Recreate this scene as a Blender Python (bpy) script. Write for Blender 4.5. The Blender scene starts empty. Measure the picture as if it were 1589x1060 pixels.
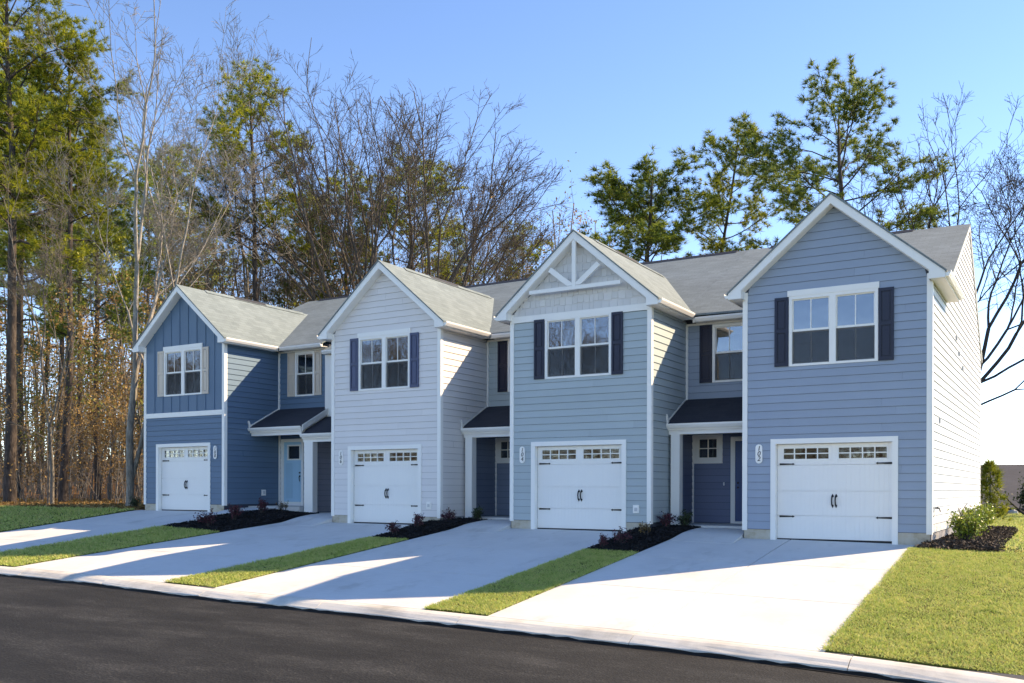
import bpy, math, random
import numpy as np
from mathutils import Vector, Matrix

random.seed(7)
RNG = np.random.default_rng(11)
scene = bpy.context.scene
COL = scene.collection
R = math.radians

# ------------------------------------------------------------------ camera
cam_data = bpy.data.cameras.new("camera")
cam = bpy.data.objects.new("camera", cam_data)
COL.objects.link(cam)
CAM = Vector((6.4967, -21.255, 1.1395))
yaw, pitch, roll = 0.5412, -0.0014, 0.0023
fwd = Vector((-math.sin(yaw) * math.cos(pitch), math.cos(yaw) * math.cos(pitch), math.sin(pitch)))
rgt = Vector((math.cos(yaw), math.sin(yaw), 0.0))
upv = rgt.cross(fwd)
r2 = math.cos(roll) * rgt + math.sin(roll) * upv
u2 = math.cos(roll) * upv - math.sin(roll) * rgt
cam.matrix_world = Matrix(((r2.x, u2.x, -fwd.x, CAM.x), (r2.y, u2.y, -fwd.y, CAM.y), (r2.z, u2.z, -fwd.z, CAM.z), (0, 0, 0, 1)))
cam_data.sensor_width = 36.0
cam_data.lens = 36.0 * 1440.69 / 1589.0
cam_data.shift_y = 231.27 / 1589.0
cam_data.clip_end = 3000.0
cam_data.clip_start = 0.1
scene.camera = cam

# ------------------------------------------------------------------ light
SUN_DIR = Vector((1.0, 1.05, 1.04)).normalized()          # towards the sun
SUN_EL = math.asin(SUN_DIR.z)
SUN_ROT = math.atan2(SUN_DIR.x, SUN_DIR.y)
world = bpy.data.worlds.new("World")
scene.world = world
world.use_nodes = True
wn = world.node_tree
bg = wn.nodes["Background"]
sky = wn.nodes.new("ShaderNodeTexSky")
sky.sky_type = 'NISHITA'
sky.sun_disc = False
sky.sun_elevation = SUN_EL
sky.sun_rotation = SUN_ROT
sky.altitude = 50.0
sky.air_density = 0.5
sky.dust_density = 0.0
sky.ozone_density = 3.0
hsv = wn.nodes.new("ShaderNodeHueSaturation")              # crisp winter air: a purer blue all over
hsv.inputs['Saturation'].default_value = 1.2
hsv.inputs['Hue'].default_value = 0.507
wn.links.new(sky.outputs[0], hsv.inputs['Color'])
wn.links.new(hsv.outputs[0], bg.inputs[0])
bg.inputs[1].default_value = 0.15
sun_data = bpy.data.lights.new("sun", 'SUN')
sun_data.energy = 2.0
sun_data.angle = R(0.53)
sun_data.color = (1.0, 0.99, 0.98)
sun = bpy.data.objects.new("sun", sun_data)
COL.objects.link(sun)
sun.rotation_euler = SUN_DIR.to_track_quat('Z', 'Y').to_euler()
sun.location = (30, 30, 40)
scene.view_settings.view_transform = 'Standard'
scene.view_settings.look = 'None'
scene.view_settings.gamma = 1.0
scene.view_settings.use_curve_mapping = False
scene.view_settings.exposure = 2.12
scene.view_settings.use_white_balance = True                # balanced for the shaded fronts
scene.view_settings.white_balance_temperature = 12500.0
scene.view_settings.white_balance_tint = 14.0
scene.cycles.use_denoising = True
scene.cycles.max_bounces = 8
scene.cycles.transparent_max_bounces = 12
scene.cycles.caustics_reflective = False
scene.cycles.caustics_refractive = False

# ------------------------------------------------------------------ helpers
def lin(c):
    c = c / 255.0
    return c / 12.92 if c <= 0.04045 else ((c + 0.055) / 1.055) ** 2.4
def S(r, g, b):
    return (lin(r), lin(g), lin(b), 1.0)

def tag(o, label=None, cat=None, group=None, kind=None):
    if label: o["label"] = label
    if cat: o["category"] = cat
    if group: o["group"] = group
    if kind: o["kind"] = kind
    return o

class MB:
    def __init__(self):
        self.v = []; self.f = []; self.m = []
    def face(self, pts, mi=0):
        n = len(self.v); self.v.extend(pts); self.f.append(tuple(range(n, n + len(pts)))); self.m.append(mi); return self
    def box(self, x0, x1, y0, y1, z0, z1, mi=0):
        if x0 > x1: x0, x1 = x1, x0
        if y0 > y1: y0, y1 = y1, y0
        n = len(self.v)
        self.v += [(x0, y0, z0), (x1, y0, z0), (x1, y1, z0), (x0, y1, z0), (x0, y0, z1), (x1, y0, z1), (x1, y1, z1), (x0, y1, z1)]
        self.f += [(n, n+3, n+2, n+1), (n+4, n+5, n+6, n+7), (n, n+1, n+5, n+4), (n+1, n+2, n+6, n+5), (n+2, n+3, n+7, n+6), (n+3, n, n+4, n+7)]
        self.m += [mi] * 6
        return self
    def prism(self, poly, a, b, axis, mi=0):
        """extrude a 2D polygon along an axis: 'y' poly=(x,z), 'x' poly=(y,z), 'z' poly=(x,y)"""
        def mk(p, t):
            if axis == 'y': return (p[0], t, p[1])
            if axis == 'x': return (t, p[0], p[1])
            return (p[0], p[1], t)
        n = len(self.v); k = len(poly)
        self.v += [mk(p, a) for p in poly] + [mk(p, b) for p in poly]
        self.f.append(tuple(range(n, n + k))); self.f.append(tuple(range(n + 2*k - 1, n + k - 1, -1)))
        self.m += [mi, mi]
        for i in range(k):
            j = (i + 1) % k
            self.f.append((n + i, n + k + i, n + k + j, n + j)); self.m.append(mi)
        return self
    def tube(self, pts, radii, sides=6, cap=True, mi=0):
        n0 = len(self.v); N = len(pts)
        for i, p in enumerate(pts):
            a = pts[max(0, i - 1)]; b = pts[min(N - 1, i + 1)]
            t = (b[0]-a[0], b[1]-a[1], b[2]-a[2]); l = math.sqrt(t[0]**2 + t[1]**2 + t[2]**2) or 1.0
            t = (t[0]/l, t[1]/l, t[2]/l)
            ax = (1.0, 0.0, 0.0) if abs(t[0]) < 0.8 else (0.0, 1.0, 0.0)
            u = (t[1]*ax[2]-t[2]*ax[1], t[2]*ax[0]-t[0]*ax[2], t[0]*ax[1]-t[1]*ax[0])
            l = math.sqrt(u[0]**2 + u[1]**2 + u[2]**2) or 1.0
            u = (u[0]/l, u[1]/l, u[2]/l)
            w = (t[1]*u[2]-t[2]*u[1], t[2]*u[0]-t[0]*u[2], t[0]*u[1]-t[1]*u[0])
            rr = radii[i]
            for s in range(sides):
                c = math.cos(6.28318 * s / sides) * rr; d = math.sin(6.28318 * s / sides) * rr
                self.v.append((p[0]+u[0]*c+w[0]*d, p[1]+u[1]*c+w[1]*d, p[2]+u[2]*c+w[2]*d))
        for i in range(N - 1):
            for s in range(sides):
                q = (s + 1) % sides
                self.f.append((n0+i*sides+s, n0+i*sides+q, n0+(i+1)*sides+q, n0+(i+1)*sides+s)); self.m.append(mi)
        if cap:
            self.f.append(tuple(n0 + (N-1)*sides + s for s in range(sides))); self.m.append(mi)
        return self
    def mesh(self, name, mats, smooth=False, fix=True):
        me = bpy.data.meshes.new(name)
        me.from_pydata(self.v, [], self.f)
        if not isinstance(mats, (list, tuple)): mats = [mats]
        for m in mats: me.materials.append(m)
        if len(mats) > 1: me.polygons.foreach_set("material_index", self.m)
        if fix and len(self.f) < 3000:
            import bmesh
            bm = bmesh.new(); bm.from_mesh(me); bmesh.ops.recalc_face_normals(bm, faces=bm.faces); bm.to_mesh(me); bm.free()
        if smooth: me.polygons.foreach_set("use_smooth", [True] * len(me.polygons))
        me.update()
        return me
    def build(self, name, mats, parent=None, smooth=False, fix=True):
        return link(name, self.mesh(name, mats, smooth, fix), parent)

def link(name, data, parent=None):
    o = bpy.data.objects.new(name, data); COL.objects.link(o)
    if parent is not None: o.parent = parent
    return o
def empty(name, loc=(0, 0, 0)):
    o = bpy.data.objects.new(name, None); COL.objects.link(o); o.location = loc; o.empty_display_size = 0.2
    return o
def box(name, mat, parent, x0, x1, y0, y1, z0, z1):
    return MB().box(x0, x1, y0, y1, z0, z1).build(name, mat, parent, fix=False)

def copy_tree(o, parent=None):
    c = o.copy(); COL.objects.link(c); c.parent = parent
    for ch in list(o.children): copy_tree(ch, c)
    return c

# ------------------------------------------------------------------ materials
def new_mat(name):
    m = bpy.data.materials.new(name); m.use_nodes = True
    nt = m.node_tree
    return m, nt, nt.nodes["Principled BSDF"]
def N(nt, t, **kw):
    n = nt.nodes.new(t)
    for k, v in kw.items(): setattr(n, k, v)
    return n
def coords(nt, scale=(1, 1, 1), space='Object'):
    tc = N(nt, "ShaderNodeTexCoord"); mp = N(nt, "ShaderNodeMapping")
    mp.inputs['Scale'].default_value = scale
    nt.links.new(tc.outputs[space], mp.inputs[0]); return mp.outputs[0]
def noise(nt, vec, scale, detail=4.0, rough=0.55):
    n = N(nt, "ShaderNodeTexNoise"); n.inputs['Scale'].default_value = scale; n.inputs['Detail'].default_value = detail; n.inputs['Roughness'].default_value = rough
    if vec is not None: nt.links.new(vec, n.inputs['Vector'])
    return n.outputs['Fac']
def ramp(nt, fac, stops):
    r = N(nt, "ShaderNodeValToRGB"); e = r.color_ramp.elements
    e[0].position, e[0].color = stops[0]; e[1].position, e[1].color = stops[-1]
    for p, c in stops[1:-1]:
        q = e.new(p); q.color = c
    nt.links.new(fac, r.inputs[0]); return r.outputs[0]
def mixc(nt, fac, a, b, mode='MIX'):
    m = N(nt, "ShaderNodeMix", data_type='RGBA', blend_type=mode)
    for i, v in ((0, fac), (6, a), (7, b)):
        if hasattr(v, "is_linked") or hasattr(v, "links"): nt.links.new(v, m.inputs[i])
        else: m.inputs[i].default_value = v
    return m.outputs[2]
def bump(nt, bsdf, height, strength, dist=0.01):
    b = N(nt, "ShaderNodeBump"); b.inputs['Strength'].default_value = strength; b.inputs['Distance'].default_value = dist
    nt.links.new(height, b.inputs['Height']); nt.links.new(b.outputs[0], bsdf.inputs['Normal'])
def scale_col(c, k): return (c[0]*k, c[1]*k, c[2]*k, 1.0)

def paint(name, c, rough=0.5, var=0.06, grain=0.0, vary_obj=0.05, axis=(1, 1, 1)):
    m, nt, b = new_mat(name)
    v = coords(nt, axis)
    n1 = noise(nt, v, 1.7, 5.0)
    col = mixc(nt, n1, scale_col(c, 1 - var), scale_col(c, 1 + var))
    oi = N(nt, "ShaderNodeObjectInfo")
    mp = N(nt, "ShaderNodeMapRange"); mp.inputs[3].default_value = 1 - vary_obj; mp.inputs[4].default_value = 1 + vary_obj
    nt.links.new(oi.outputs['Random'], mp.inputs[0])
    mm = N(nt, "ShaderNodeVectorMath", operation='SCALE')
    nt.links.new(col, mm.inputs[0]); nt.links.new(mp.outputs[0], mm.inputs[3])
    nt.links.new(mm.outputs[0], b.inputs['Base Color'])
    b.inputs['Roughness'].default_value = rough
    b.inputs['Specular IOR Level'].default_value = 0.35
    if grain > 0: bump(nt, b, noise(nt, coords(nt, (6, 6, 90)), 3.0, 4.0), grain, 0.004)
    return m

WHITE = paint("white_trim", (0.87, 0.85, 0.81, 1), 0.45, 0.03, 0.0, 0.015)
DOORWHITE, _nt, _b = new_mat("garage_door_white")
_b.inputs['Roughness'].default_value = 0.42
_v = coords(_nt, (1, 1, 1))
_w = N(_nt, "ShaderNodeTexWave", wave_type='BANDS', bands_direction='X'); _w.inputs['Scale'].default_value = 3.2
_nt.links.new(_v, _w.inputs[0])
_wr = ramp(_nt, _w.outputs['Fac'], [(0.0, (0, 0, 0, 1)), (0.08, (1, 1, 1, 1)), (1.0, (1, 1, 1, 1))])
bump(_nt, _b, _wr, 0.45, 0.01)
_nt.links.new(mixc(_nt, noise(_nt, _v, 2.5), (0.84, 0.82, 0.785, 1), (0.88, 0.86, 0.825, 1)), _b.inputs['Base Color'])

SIDE = {
    102: paint("siding_slate_blue", (0.275, 0.35, 0.435, 1), 0.55, 0.05, 0.15, 0.035),
    104: paint("siding_steel_blue", (0.375, 0.455, 0.475, 1), 0.55, 0.05, 0.15, 0.035),
    106: paint("siding_lavender_grey", (0.74, 0.705, 0.69, 1), 0.55, 0.04, 0.15, 0.025),
    108: paint("siding_deep_blue", (0.085, 0.175, 0.26, 1), 0.55, 0.05, 0.15, 0.035),
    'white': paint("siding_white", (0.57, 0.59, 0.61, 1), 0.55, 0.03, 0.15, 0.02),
    'porch102': paint("siding_porch_navy", (0.135, 0.18, 0.285, 1), 0.55, 0.05, 0.15, 0.035),  # porch recess shade put into darker copies of the house colours
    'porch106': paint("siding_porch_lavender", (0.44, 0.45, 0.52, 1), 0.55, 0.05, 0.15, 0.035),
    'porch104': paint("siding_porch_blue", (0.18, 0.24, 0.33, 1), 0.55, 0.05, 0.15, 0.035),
}
SHAKE = paint("shake_grey", (0.66, 0.645, 0.63, 1), 0.65, 0.10, 0.2, 0.06)
SHEATH = paint("wall_sheathing", (0.05, 0.06, 0.08, 1), 0.8, 0.1)
SHEATH_L = paint("pale_sheathing", (0.26, 0.26, 0.28, 1), 0.8, 0.1)
NAVY = paint("shutter_navy", S(26, 33, 54), 0.38, 0.08)
SLATEBL = paint("shutter_slate", S(66, 78, 108), 0.4, 0.08)
BEIGE = paint("shutter_beige", (0.66, 0.545, 0.45, 1), 0.5, 0.06)
BLACK = paint("black_iron", (0.012, 0.013, 0.018, 1), 0.4, 0.1)
INTERIOR = paint("room_wall", (0.20, 0.21, 0.22, 1), 0.9, 0.1)
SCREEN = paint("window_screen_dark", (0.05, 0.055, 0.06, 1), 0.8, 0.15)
LDOOR = paint("door_sky_blue", S(150, 204, 226), 0.4, 0.05)
NDOOR = paint("door_navy_blue", S(44, 78, 124), 0.4, 0.06)
BRASS = paint("dark_metal", (0.03, 0.03, 0.035, 1), 0.35, 0.1)
PLASTIC = paint("grey_plastic", (0.55, 0.56, 0.57, 1), 0.5, 0.1)

def foundation_mat():
    m, nt, b = new_mat("foundation_concrete")
    v = coords(nt)
    c = ramp(nt, noise(nt, v, 2.6, 6.0, 0.65), [(0.3, (0.34, 0.25, 0.16, 1)), (0.5, (0.50, 0.43, 0.34, 1)), (0.75, (0.56, 0.53, 0.47, 1))])
    nt.links.new(c, b.inputs['Base Color']); b.inputs['Roughness'].default_value = 0.9
    bump(nt, b, noise(nt, v, 40, 6), 0.4, 0.01); return m
FOUND = foundation_mat()

def glass_mat(name, wav=0.25, tint=0.55, gain=1.3):
    m = bpy.data.materials.new(name); m.use_nodes = True; nt = m.node_tree
    nt.nodes.clear()
    out = N(nt, "ShaderNodeOutputMaterial"); mix = N(nt, "ShaderNodeMixShader")
    tr = N(nt, "ShaderNodeBsdfTransparent"); tr.inputs[0].default_value = (tint, tint * 1.02, tint * 1.04, 1)
    gl = N(nt, "ShaderNodeBsdfGlossy"); gl.inputs['Roughness'].default_value = 0.015; gl.inputs[0].default_value = (0.92, 0.96, 1, 1)
    fr = N(nt, "ShaderNodeFresnel"); fr.inputs[0].default_value = 1.9
    bp = N(nt, "ShaderNodeBump"); bp.inputs['Strength'].default_value = wav; bp.inputs['Distance'].default_value = 0.02
    nt.links.new(noise(nt, coords(nt, (1, 1, 0.8)), 2.2, 2.0), bp.inputs['Height'])
    nt.links.new(bp.outputs[0], gl.inputs['Normal'])
    mm = N(nt, "ShaderNodeMath", operation='MULTIPLY_ADD'); mm.inputs[1].default_value = 1.3; mm.inputs[2].default_value = 0.03
    mm.inputs[1].default_value = gain
    nt.links.new(fr.outputs[0], mm.inputs[0])
    nt.links.new(mm.outputs[0], mix.inputs[0]); nt.links.new(tr.outputs[0], mix.inputs[1]); nt.links.new(gl.outputs[0], mix.inputs[2])
    nt.links.new(mix.outputs[0], out.inputs[0]); return m
GLASS = glass_mat("window_glass", 0.22)
GLASS2 = glass_mat("garage_glass", 0.3, 0.3, 0.7)

def roof_mat(name, axis, c0, c1, rowlen=0.14):
    """asphalt shingles: course and tab tone; axis picks which object axes run along and up the slope"""
    m, nt, b = new_mat(name)
    tc = N(nt, "ShaderNodeTexCoord"); sx = N(nt, "ShaderNodeSeparateXYZ"); nt.links.new(tc.outputs['Object'], sx.inputs[0])
    cx = N(nt, "ShaderNodeCombineXYZ")
    nt.links.new(sx.outputs[axis[0]], cx.inputs[0]); nt.links.new(sx.outputs[axis[1]], cx.inputs[1])
    br = N(nt, "ShaderNodeTexBrick"); br.inputs['Scale'].default_value = 1.0
    br.inputs['Brick Width'].default_value = 0.30; br.inputs['Row Height'].default_value = rowlen * 0.88; br.inputs['Mortar Size'].default_value = 0.006
    br.inputs['Mortar Smooth'].default_value = 0.4; br.inputs['Bias'].default_value = 0.0
    br.inputs['Color1'].default_value = c0; br.inputs['Color2'].default_value = c1; br.inputs['Mortar'].default_value = scale_col(c0, 0.42)
    nt.links.new(cx.outputs[0], br.inputs[0])
    n1 = noise(nt, coords(nt, (1, 1, 1)), 0.9, 4.0); n2 = noise(nt, coords(nt), 60, 3.0)
    c = mixc(nt, 0.35, br.outputs[0], ramp(nt, n1, [(0.3, scale_col(c0, 0.75)), (0.7, scale_col(c1, 1.15))]))
    c = mixc(nt, 0.35, c, ramp(nt, n2, [(0.3, scale_col(c0, 0.6)), (0.75, scale_col(c1, 1.35))]))
    nt.links.new(c, b.inputs['Base Color']); b.inputs['Roughness'].default_value = 0.9
    bump(nt, b, br.outputs['Fac'], -0.7, 0.02); return m
RC0, RC1 = (0.115, 0.155, 0.165, 1), (0.215, 0.27, 0.28, 1)
ROOF_M = roof_mat("shingle_main", ('X', 'Y'), RC0, RC1)
ROOF_G = roof_mat("shingle_gable", ('Y', 'X'), RC0, RC1)
ROOF_P = roof_mat("shingle_porch_dark", ('X', 'Y'), (0.018, 0.022, 0.032, 1), (0.035, 0.04, 0.055, 1))
VENT = paint("ridge_vent_dark", (0.025, 0.03, 0.04, 1), 0.7, 0.2)

def concrete_mat(name, c, dark=0.82, blot=1.0):
    m, nt, b = new_mat(name)
    v = coords(nt)
    c1 = ramp(nt, noise(nt, v, 0.7, 7.0, 0.62), [(0.25, scale_col(c, dark)), (0.5, c), (0.8, scale_col(c, 1.06))])
    c2 = ramp(nt, noise(nt, coords(nt, (1.0, 9.0, 1.0)), 3.0, 5.0, 0.7), [(0.3, (0.86, 0.86, 0.86, 1)), (0.7, (1, 1, 1, 1))])
    c3 = mixc(nt, 0.55, c1, c2, 'MULTIPLY')
    sp = ramp(nt, noise(nt, v, 150, 2.0), [(0.30, (0.8, 0.79, 0.77, 1)), (0.5, (1, 1, 1, 1))])
    stn = ramp(nt, noise(nt, coords(nt, (1, .45, 1)), 1.15, 6.0, 0.7), [(0.30, (0.80, 0.785, 0.76, 1)), (0.43, (1, 1, 1, 1))])
    c3 = mixc(nt, 0.8, c3, stn, 'MULTIPLY')
    nt.links.new(mixc(nt, 0.6, c3, sp, 'MULTIPLY'), b.inputs['Base Color'])
    b.inputs['Roughness'].default_value = 0.88; b.inputs['Specular IOR Level'].default_value = 0.25
    bump(nt, b, noise(nt, coords(nt, (4, 40, 4)), 6.0, 6.0), 0.25, 0.006); return m
CONC = concrete_mat("driveway_concrete", (0.65, 0.645, 0.63, 1), 0.88)
KERBC = concrete_mat("kerb_concrete", (0.66, 0.63, 0.57, 1), 0.55)
JOINT = paint("joint_dark", (0.10, 0.10, 0.10, 1), 0.9, 0.1)

def asphalt_mat():
    m, nt, b = new_mat("asphalt")
    v = coords(nt)
    big = ramp(nt, noise(nt, coords(nt, (0.5, 1.1, 1)), 0.9, 9.0, 0.68), [(0.34, (0.0055, 0.0058, 0.006, 1)), (0.5, (0.0135, 0.014, 0.0143, 1)), (0.66, (0.031, 0.032, 0.0325, 1))])
    fine = ramp(nt, noise(nt, v, 26, 6.0, 0.8), [(0.30, (0.30, 0.30, 0.30, 1)), (0.5, (0.9, 0.9, 0.9, 1)), (0.70, (2.3, 2.25, 2.15, 1))])
    vo = N(nt, "ShaderNodeTexVoronoi"); vo.inputs['Scale'].default_value = 32; nt.links.new(v, vo.inputs['Vector'])
    st = ramp(nt, vo.outputs['Color'], [(0.0, (0.6, 0.6, 0.6, 1)), (0.75, (1.0, 1, 1, 1)), (1.0, (2.6, 2.5, 2.35, 1))])
    c = mixc(nt, 0.9, big, fine, 'MULTIPLY'); c = mixc(nt, 0.7, c, st, 'MULTIPLY')
    nt.links.new(c, b.inputs['Base Color']); b.inputs['Roughness'].default_value = 0.85; b.inputs['Specular IOR Level'].default_value = 0.3
    bump(nt, b, vo.outputs['Distance'], 0.6, 0.012); return m
ASPH = asphalt_mat()

def ground_mat(name, stops, scale=1.2, fine=35, bstr=0.6):
    m, nt, b = new_mat(name); v = coords(nt)
    c = ramp(nt, noise(nt, v, scale, 6.0, 0.65), stops)
    f = ramp(nt, noise(nt, v, fine, 4.0, 0.7), [(0.3, (0.55, 0.55, 0.55, 1)), (0.7, (1.25, 1.25, 1.25, 1))])
    nt.links.new(mixc(nt, 0.9, c, f, 'MULTIPLY'), b.inputs['Base Color']); b.inputs['Roughness'].default_value = 0.95
    b.inputs['Specular IOR Level'].default_value = 0.1
    bump(nt, b, noise(nt, v, fine, 5), bstr, 0.03); return m
LAWNB = ground_mat("lawn_soil", [(0.3, (0.045, 0.06, 0.015, 1)), (0.55, (0.085, 0.10, 0.025, 1)), (0.75, (0.14, 0.115, 0.045, 1))])
FLOOR = ground_mat("leaf_litter", [(0.28, (0.10, 0.05, 0.025, 1)), (0.5, (0.26, 0.13, 0.06, 1)), (0.75, (0.38, 0.24, 0.13, 1))], 2.5, 22)
MULCHB = ground_mat("mulch_black", [(0.3, (0.006, 0.006, 0.007, 1)), (0.7, (0.018, 0.017, 0.018, 1))], 5, 30, 1.0)
MULCHR = ground_mat("mulch_brown", [(0.3, (0.03, 0.021, 0.016, 1)), (0.7, (0.085, 0.06, 0.045, 1))], 5, 30, 1.0)

def leaf_mat(name, stops, scale=1.5, transl=0.35, rough=0.55, objvar=True, spec=0.3):
    m, nt, b = new_mat(name)
    g = N(nt, "ShaderNodeNewGeometry")
    tcn = N(nt, "ShaderNodeTexCoord")
    nn = noise(nt, tcn.outputs['Object'], scale, 5.0, .65)
    isl = g.outputs['Random Per Island']
    mx = N(nt, "ShaderNodeMath", operation='MULTIPLY_ADD'); mx.inputs[1].default_value = 0.45
    nt.links.new(isl, mx.inputs[0])
    ml = N(nt, "ShaderNodeMath", operation='MULTIPLY'); ml.inputs[1].default_value = 0.62
    nt.links.new(nn, ml.inputs[0]); nt.links.new(ml.outputs[0], mx.inputs[2])
    c = ramp(nt, mx.outputs[0], stops)
    if objvar:
        oi = N(nt, "ShaderNodeObjectInfo"); hs = N(nt, "ShaderNodeHueSaturation")
        mr = N(nt, "ShaderNodeMapRange"); mr.inputs[3].default_value = 0.75; mr.inputs[4].default_value = 1.2
        nt.links.new(oi.outputs['Random'], mr.inputs[0]); nt.links.new(mr.outputs[0], hs.inputs['Value']); nt.links.new(c, hs.inputs['Color']); c = hs.outputs[0]
    b.inputs['Roughness'].default_value = rough; b.inputs['Specular IOR Level'].default_value = spec
    nt.links.new(c, b.inputs['Base Color'])
    tl = N(nt, "ShaderNodeBsdfTranslucent"); nt.links.new(c, tl.inputs[0])
    mix = N(nt, "ShaderNodeMixShader"); mix.inputs[0].default_value = transl
    out = nt.nodes["Material Output"]
    nt.links.new(b.outputs[0], mix.inputs[1]); nt.links.new(tl.outputs[0], mix.inputs[2]); nt.links.new(mix.outputs[0], out.inputs[0])
    return m
NEEDLE = leaf_mat("pine_needles", [(0.2, (0.022, 0.045, 0.010, 1)), (0.48, (0.17, 0.225, 0.028, 1)), (0.82, (0.62, 0.60, 0.07, 1))], 0.45, 0.58)
NEEDLE_D = leaf_mat("pine_needles_dark", [(0.2, (0.018, 0.040, 0.014, 1)), (0.48, (0.10, 0.155, 0.03, 1)), (0.82, (0.40, 0.45, 0.075, 1))], 0.45, 0.42)
BROWNL = leaf_mat("dry_brown_leaves", [(0.2, (0.06, 0.032, 0.012, 1)), (0.5, (0.27, 0.15, 0.05, 1)), (0.85, (0.56, 0.38, 0.16, 1))], 0.6, 0.4)
OLIVEL = leaf_mat("olive_leaves", [(0.2, (0.03, 0.045, 0.012, 1)), (0.5, (0.14, 0.17, 0.035, 1)), (0.85, (0.36, 0.34, 0.08, 1))], 0.6, 0.4)
REDL = leaf_mat("dark_red_leaves", [(0.2, (0.05, 0.014, 0.022, 1)), (0.5, (0.12, 0.03, 0.045, 1)), (0.85, (0.20, 0.07, 0.08, 1))], 3, 0.25)
DKGREENL = leaf_mat("dark_green_leaves", [(0.2, (0.02, 0.035, 0.018, 1)), (0.5, (0.04, 0.07, 0.03, 1)), (0.85, (0.09, 0.12, 0.05, 1))], 3, 0.25)
SHRUBL = leaf_mat("glossy_shrub_leaves", [(0.2, (0.06, 0.11, 0.015, 1)), (0.5, (0.17, 0.25, 0.03, 1)), (0.85, (0.42, 0.44, 0.09, 1))], 3, 0.3, 0.35, False, 0.4)
ARBL = leaf_mat("arborvitae_leaves", [(0.2, (0.08, 0.11, 0.012, 1)), (0.5, (0.19, 0.22, 0.025, 1)), (0.85, (0.33, 0.34, 0.05, 1))], 2, 0.35)
YELL = leaf_mat("yellow_flowers", [(0.2, (0.5, 0.42, 0.02, 1)), (0.85, (0.7, 0.62, 0.06, 1))], 2, 0.3)
GRASSM = leaf_mat("grass_blades", [(0.18, (0.10, 0.17, 0.03, 1)), (0.36, (0.34, 0.45, 0.10, 1)), (0.55, (0.56, 0.63, 0.20, 1)), (0.72, (0.66, 0.57, 0.22, 1)), (0.92, (0.72, 0.70, 0.36, 1))], 3.4, 0.35, 0.6, False, 0.15)
CHIPB = leaf_mat("black_mulch_chips", [(0.2, (0.005, 0.005, 0.006, 1)), (0.85, (0.03, 0.028, 0.03, 1))], 6, 0.0, 0.8, False, 0.2)
CHIPR = leaf_mat("brown_mulch_chips", [(0.2, (0.03, 0.02, 0.015, 1)), (0.5, (0.07, 0.05, 0.038, 1)), (0.9, (0.16, 0.12, 0.09, 1))], 6, 0.0, 0.8, False, 0.2)

def bark_mat(name, a, c, bands=3.0, sc=3.0):
    m, nt, b = new_mat(name)
    v = coords(nt, (1, 1, 0.28))
    k = ramp(nt, noise(nt, v, 9.0 * sc / 3, 6.0, 0.7), [(0.3, a), (0.52, tuple((x + y) / 2 for x, y in zip(a, c))), (0.72, c)])
    nt.links.new(k, b.inputs['Base Color']); b.inputs['Roughness'].default_value = 0.9; b.inputs['Specular IOR Level'].default_value = 0.15
    bump(nt, b, noise(nt, v, 14.0, 5.0), 0.9, 0.04); return m
BARK_P = bark_mat("pine_bark", (0.026, 0.021, 0.019, 1), (0.135, 0.108, 0.094, 1))
BARK_G = bark_mat("grey_bark", (0.075, 0.064, 0.055, 1), (0.29, 0.26, 0.225, 1))
BARK_L = bark_mat("pale_bark", (0.14, 0.12, 0.10, 1), (0.46, 0.42, 0.365, 1))
BARK_V = bark_mat("greybrown_bark", (0.05, 0.042, 0.036, 1), (0.20, 0.17, 0.145, 1))
BARK_D = bark_mat("dark_bark", (0.03, 0.026, 0.025, 1), (0.10, 0.088, 0.085, 1))

# ------------------------------------------------------------------ terrain
ZK = [(-60, -.62), (-30, -.68), (-15.66, -.74), (-11.6, -.775), (-9.7, -.825), (-6.9, -.885), (-5, -.9), (-3, -.925), (-1.1, -.953), (1, -.985), (3.7, -1.038), (6, -1.139), (12, -1.35), (40, -1.6)]
Z0 = [(-60, .42), (-21.3, .38), (-17.4, .37), (-15, .2), (-12.5, .12), (-8.7, .11), (-6.3, .10), (-2.3, .08), (0, .02), (4, -.02), (12, -.15), (40, -.3)]
def interp(x, T):
    if x <= T[0][0]: return T[0][1]
    for (a, va), (b, vb) in zip(T, T[1:]):
        if x <= b: return va + (vb - va) * (x - a) / (b - a)
    return T[-1][1]
def zk(x): return interp(x, ZK)
def gz(x, y):
    a = interp(x, Z0); b = zk(x)
    t = min(1.0, max(0.0, -y / 8.4))
    z = a + (b - a) * t
    if y > 32:                                             # the land falls away behind the row on the right
        s = min(1.0, (y - 32) / 8.0); s = s * s * (3 - 2 * s)
        w = min(1.0, max(0.0, (x + 20) / 10.0))
        z -= 2.3 * s * w
    if x < -18 and y > 18:                                 # a low wooded rise behind the left houses
        s = min(1.0, (y - 18) / 75.0); w = min(1.0, (-18 - x) / 14.0)
        z += 6.0 * s * s * (3 - 2 * s) * w
    return z

def axis_vals(lo, hi, fine_lo, fine_hi, step, far):
    v = list(np.arange(fine_lo, fine_hi + 1e-6, step))
    a = []; d = step
    p = fine_lo
    while p > lo: d *= 1.6; p -= d; a.append(max(p, lo))
    b = []; d = step; p = fine_hi
    while p < hi: d *= 1.6; p += d; b.append(min(p, hi))
    return a[::-1] + v + b
def ground_sheet():
    xs = axis_vals(-900, 900, -60, 30, 1.5, 0); ys = axis_vals(-900, 1600, -20, 60, 1.0, 0)
    mb = MB(); nx = len(xs)
    for y in ys:
        for x in xs:
            z = gz(x, y) - 0.035
            if y < -8.2:
                z = zk(x) - 0.45 if y > -17.2 else zk(x) - 0.12
            mb.v.append((x, y, z))
    for j in range(len(ys) - 1):
        for i in range(nx - 1):
            a = j * nx + i; mb.f.append((a, a + 1, a + nx + 1, a + nx)); mb.m.append(0)
    o = mb.build("ground", LAWNB, fix=False, smooth=True)
    tag(o, kind="structure")
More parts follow.
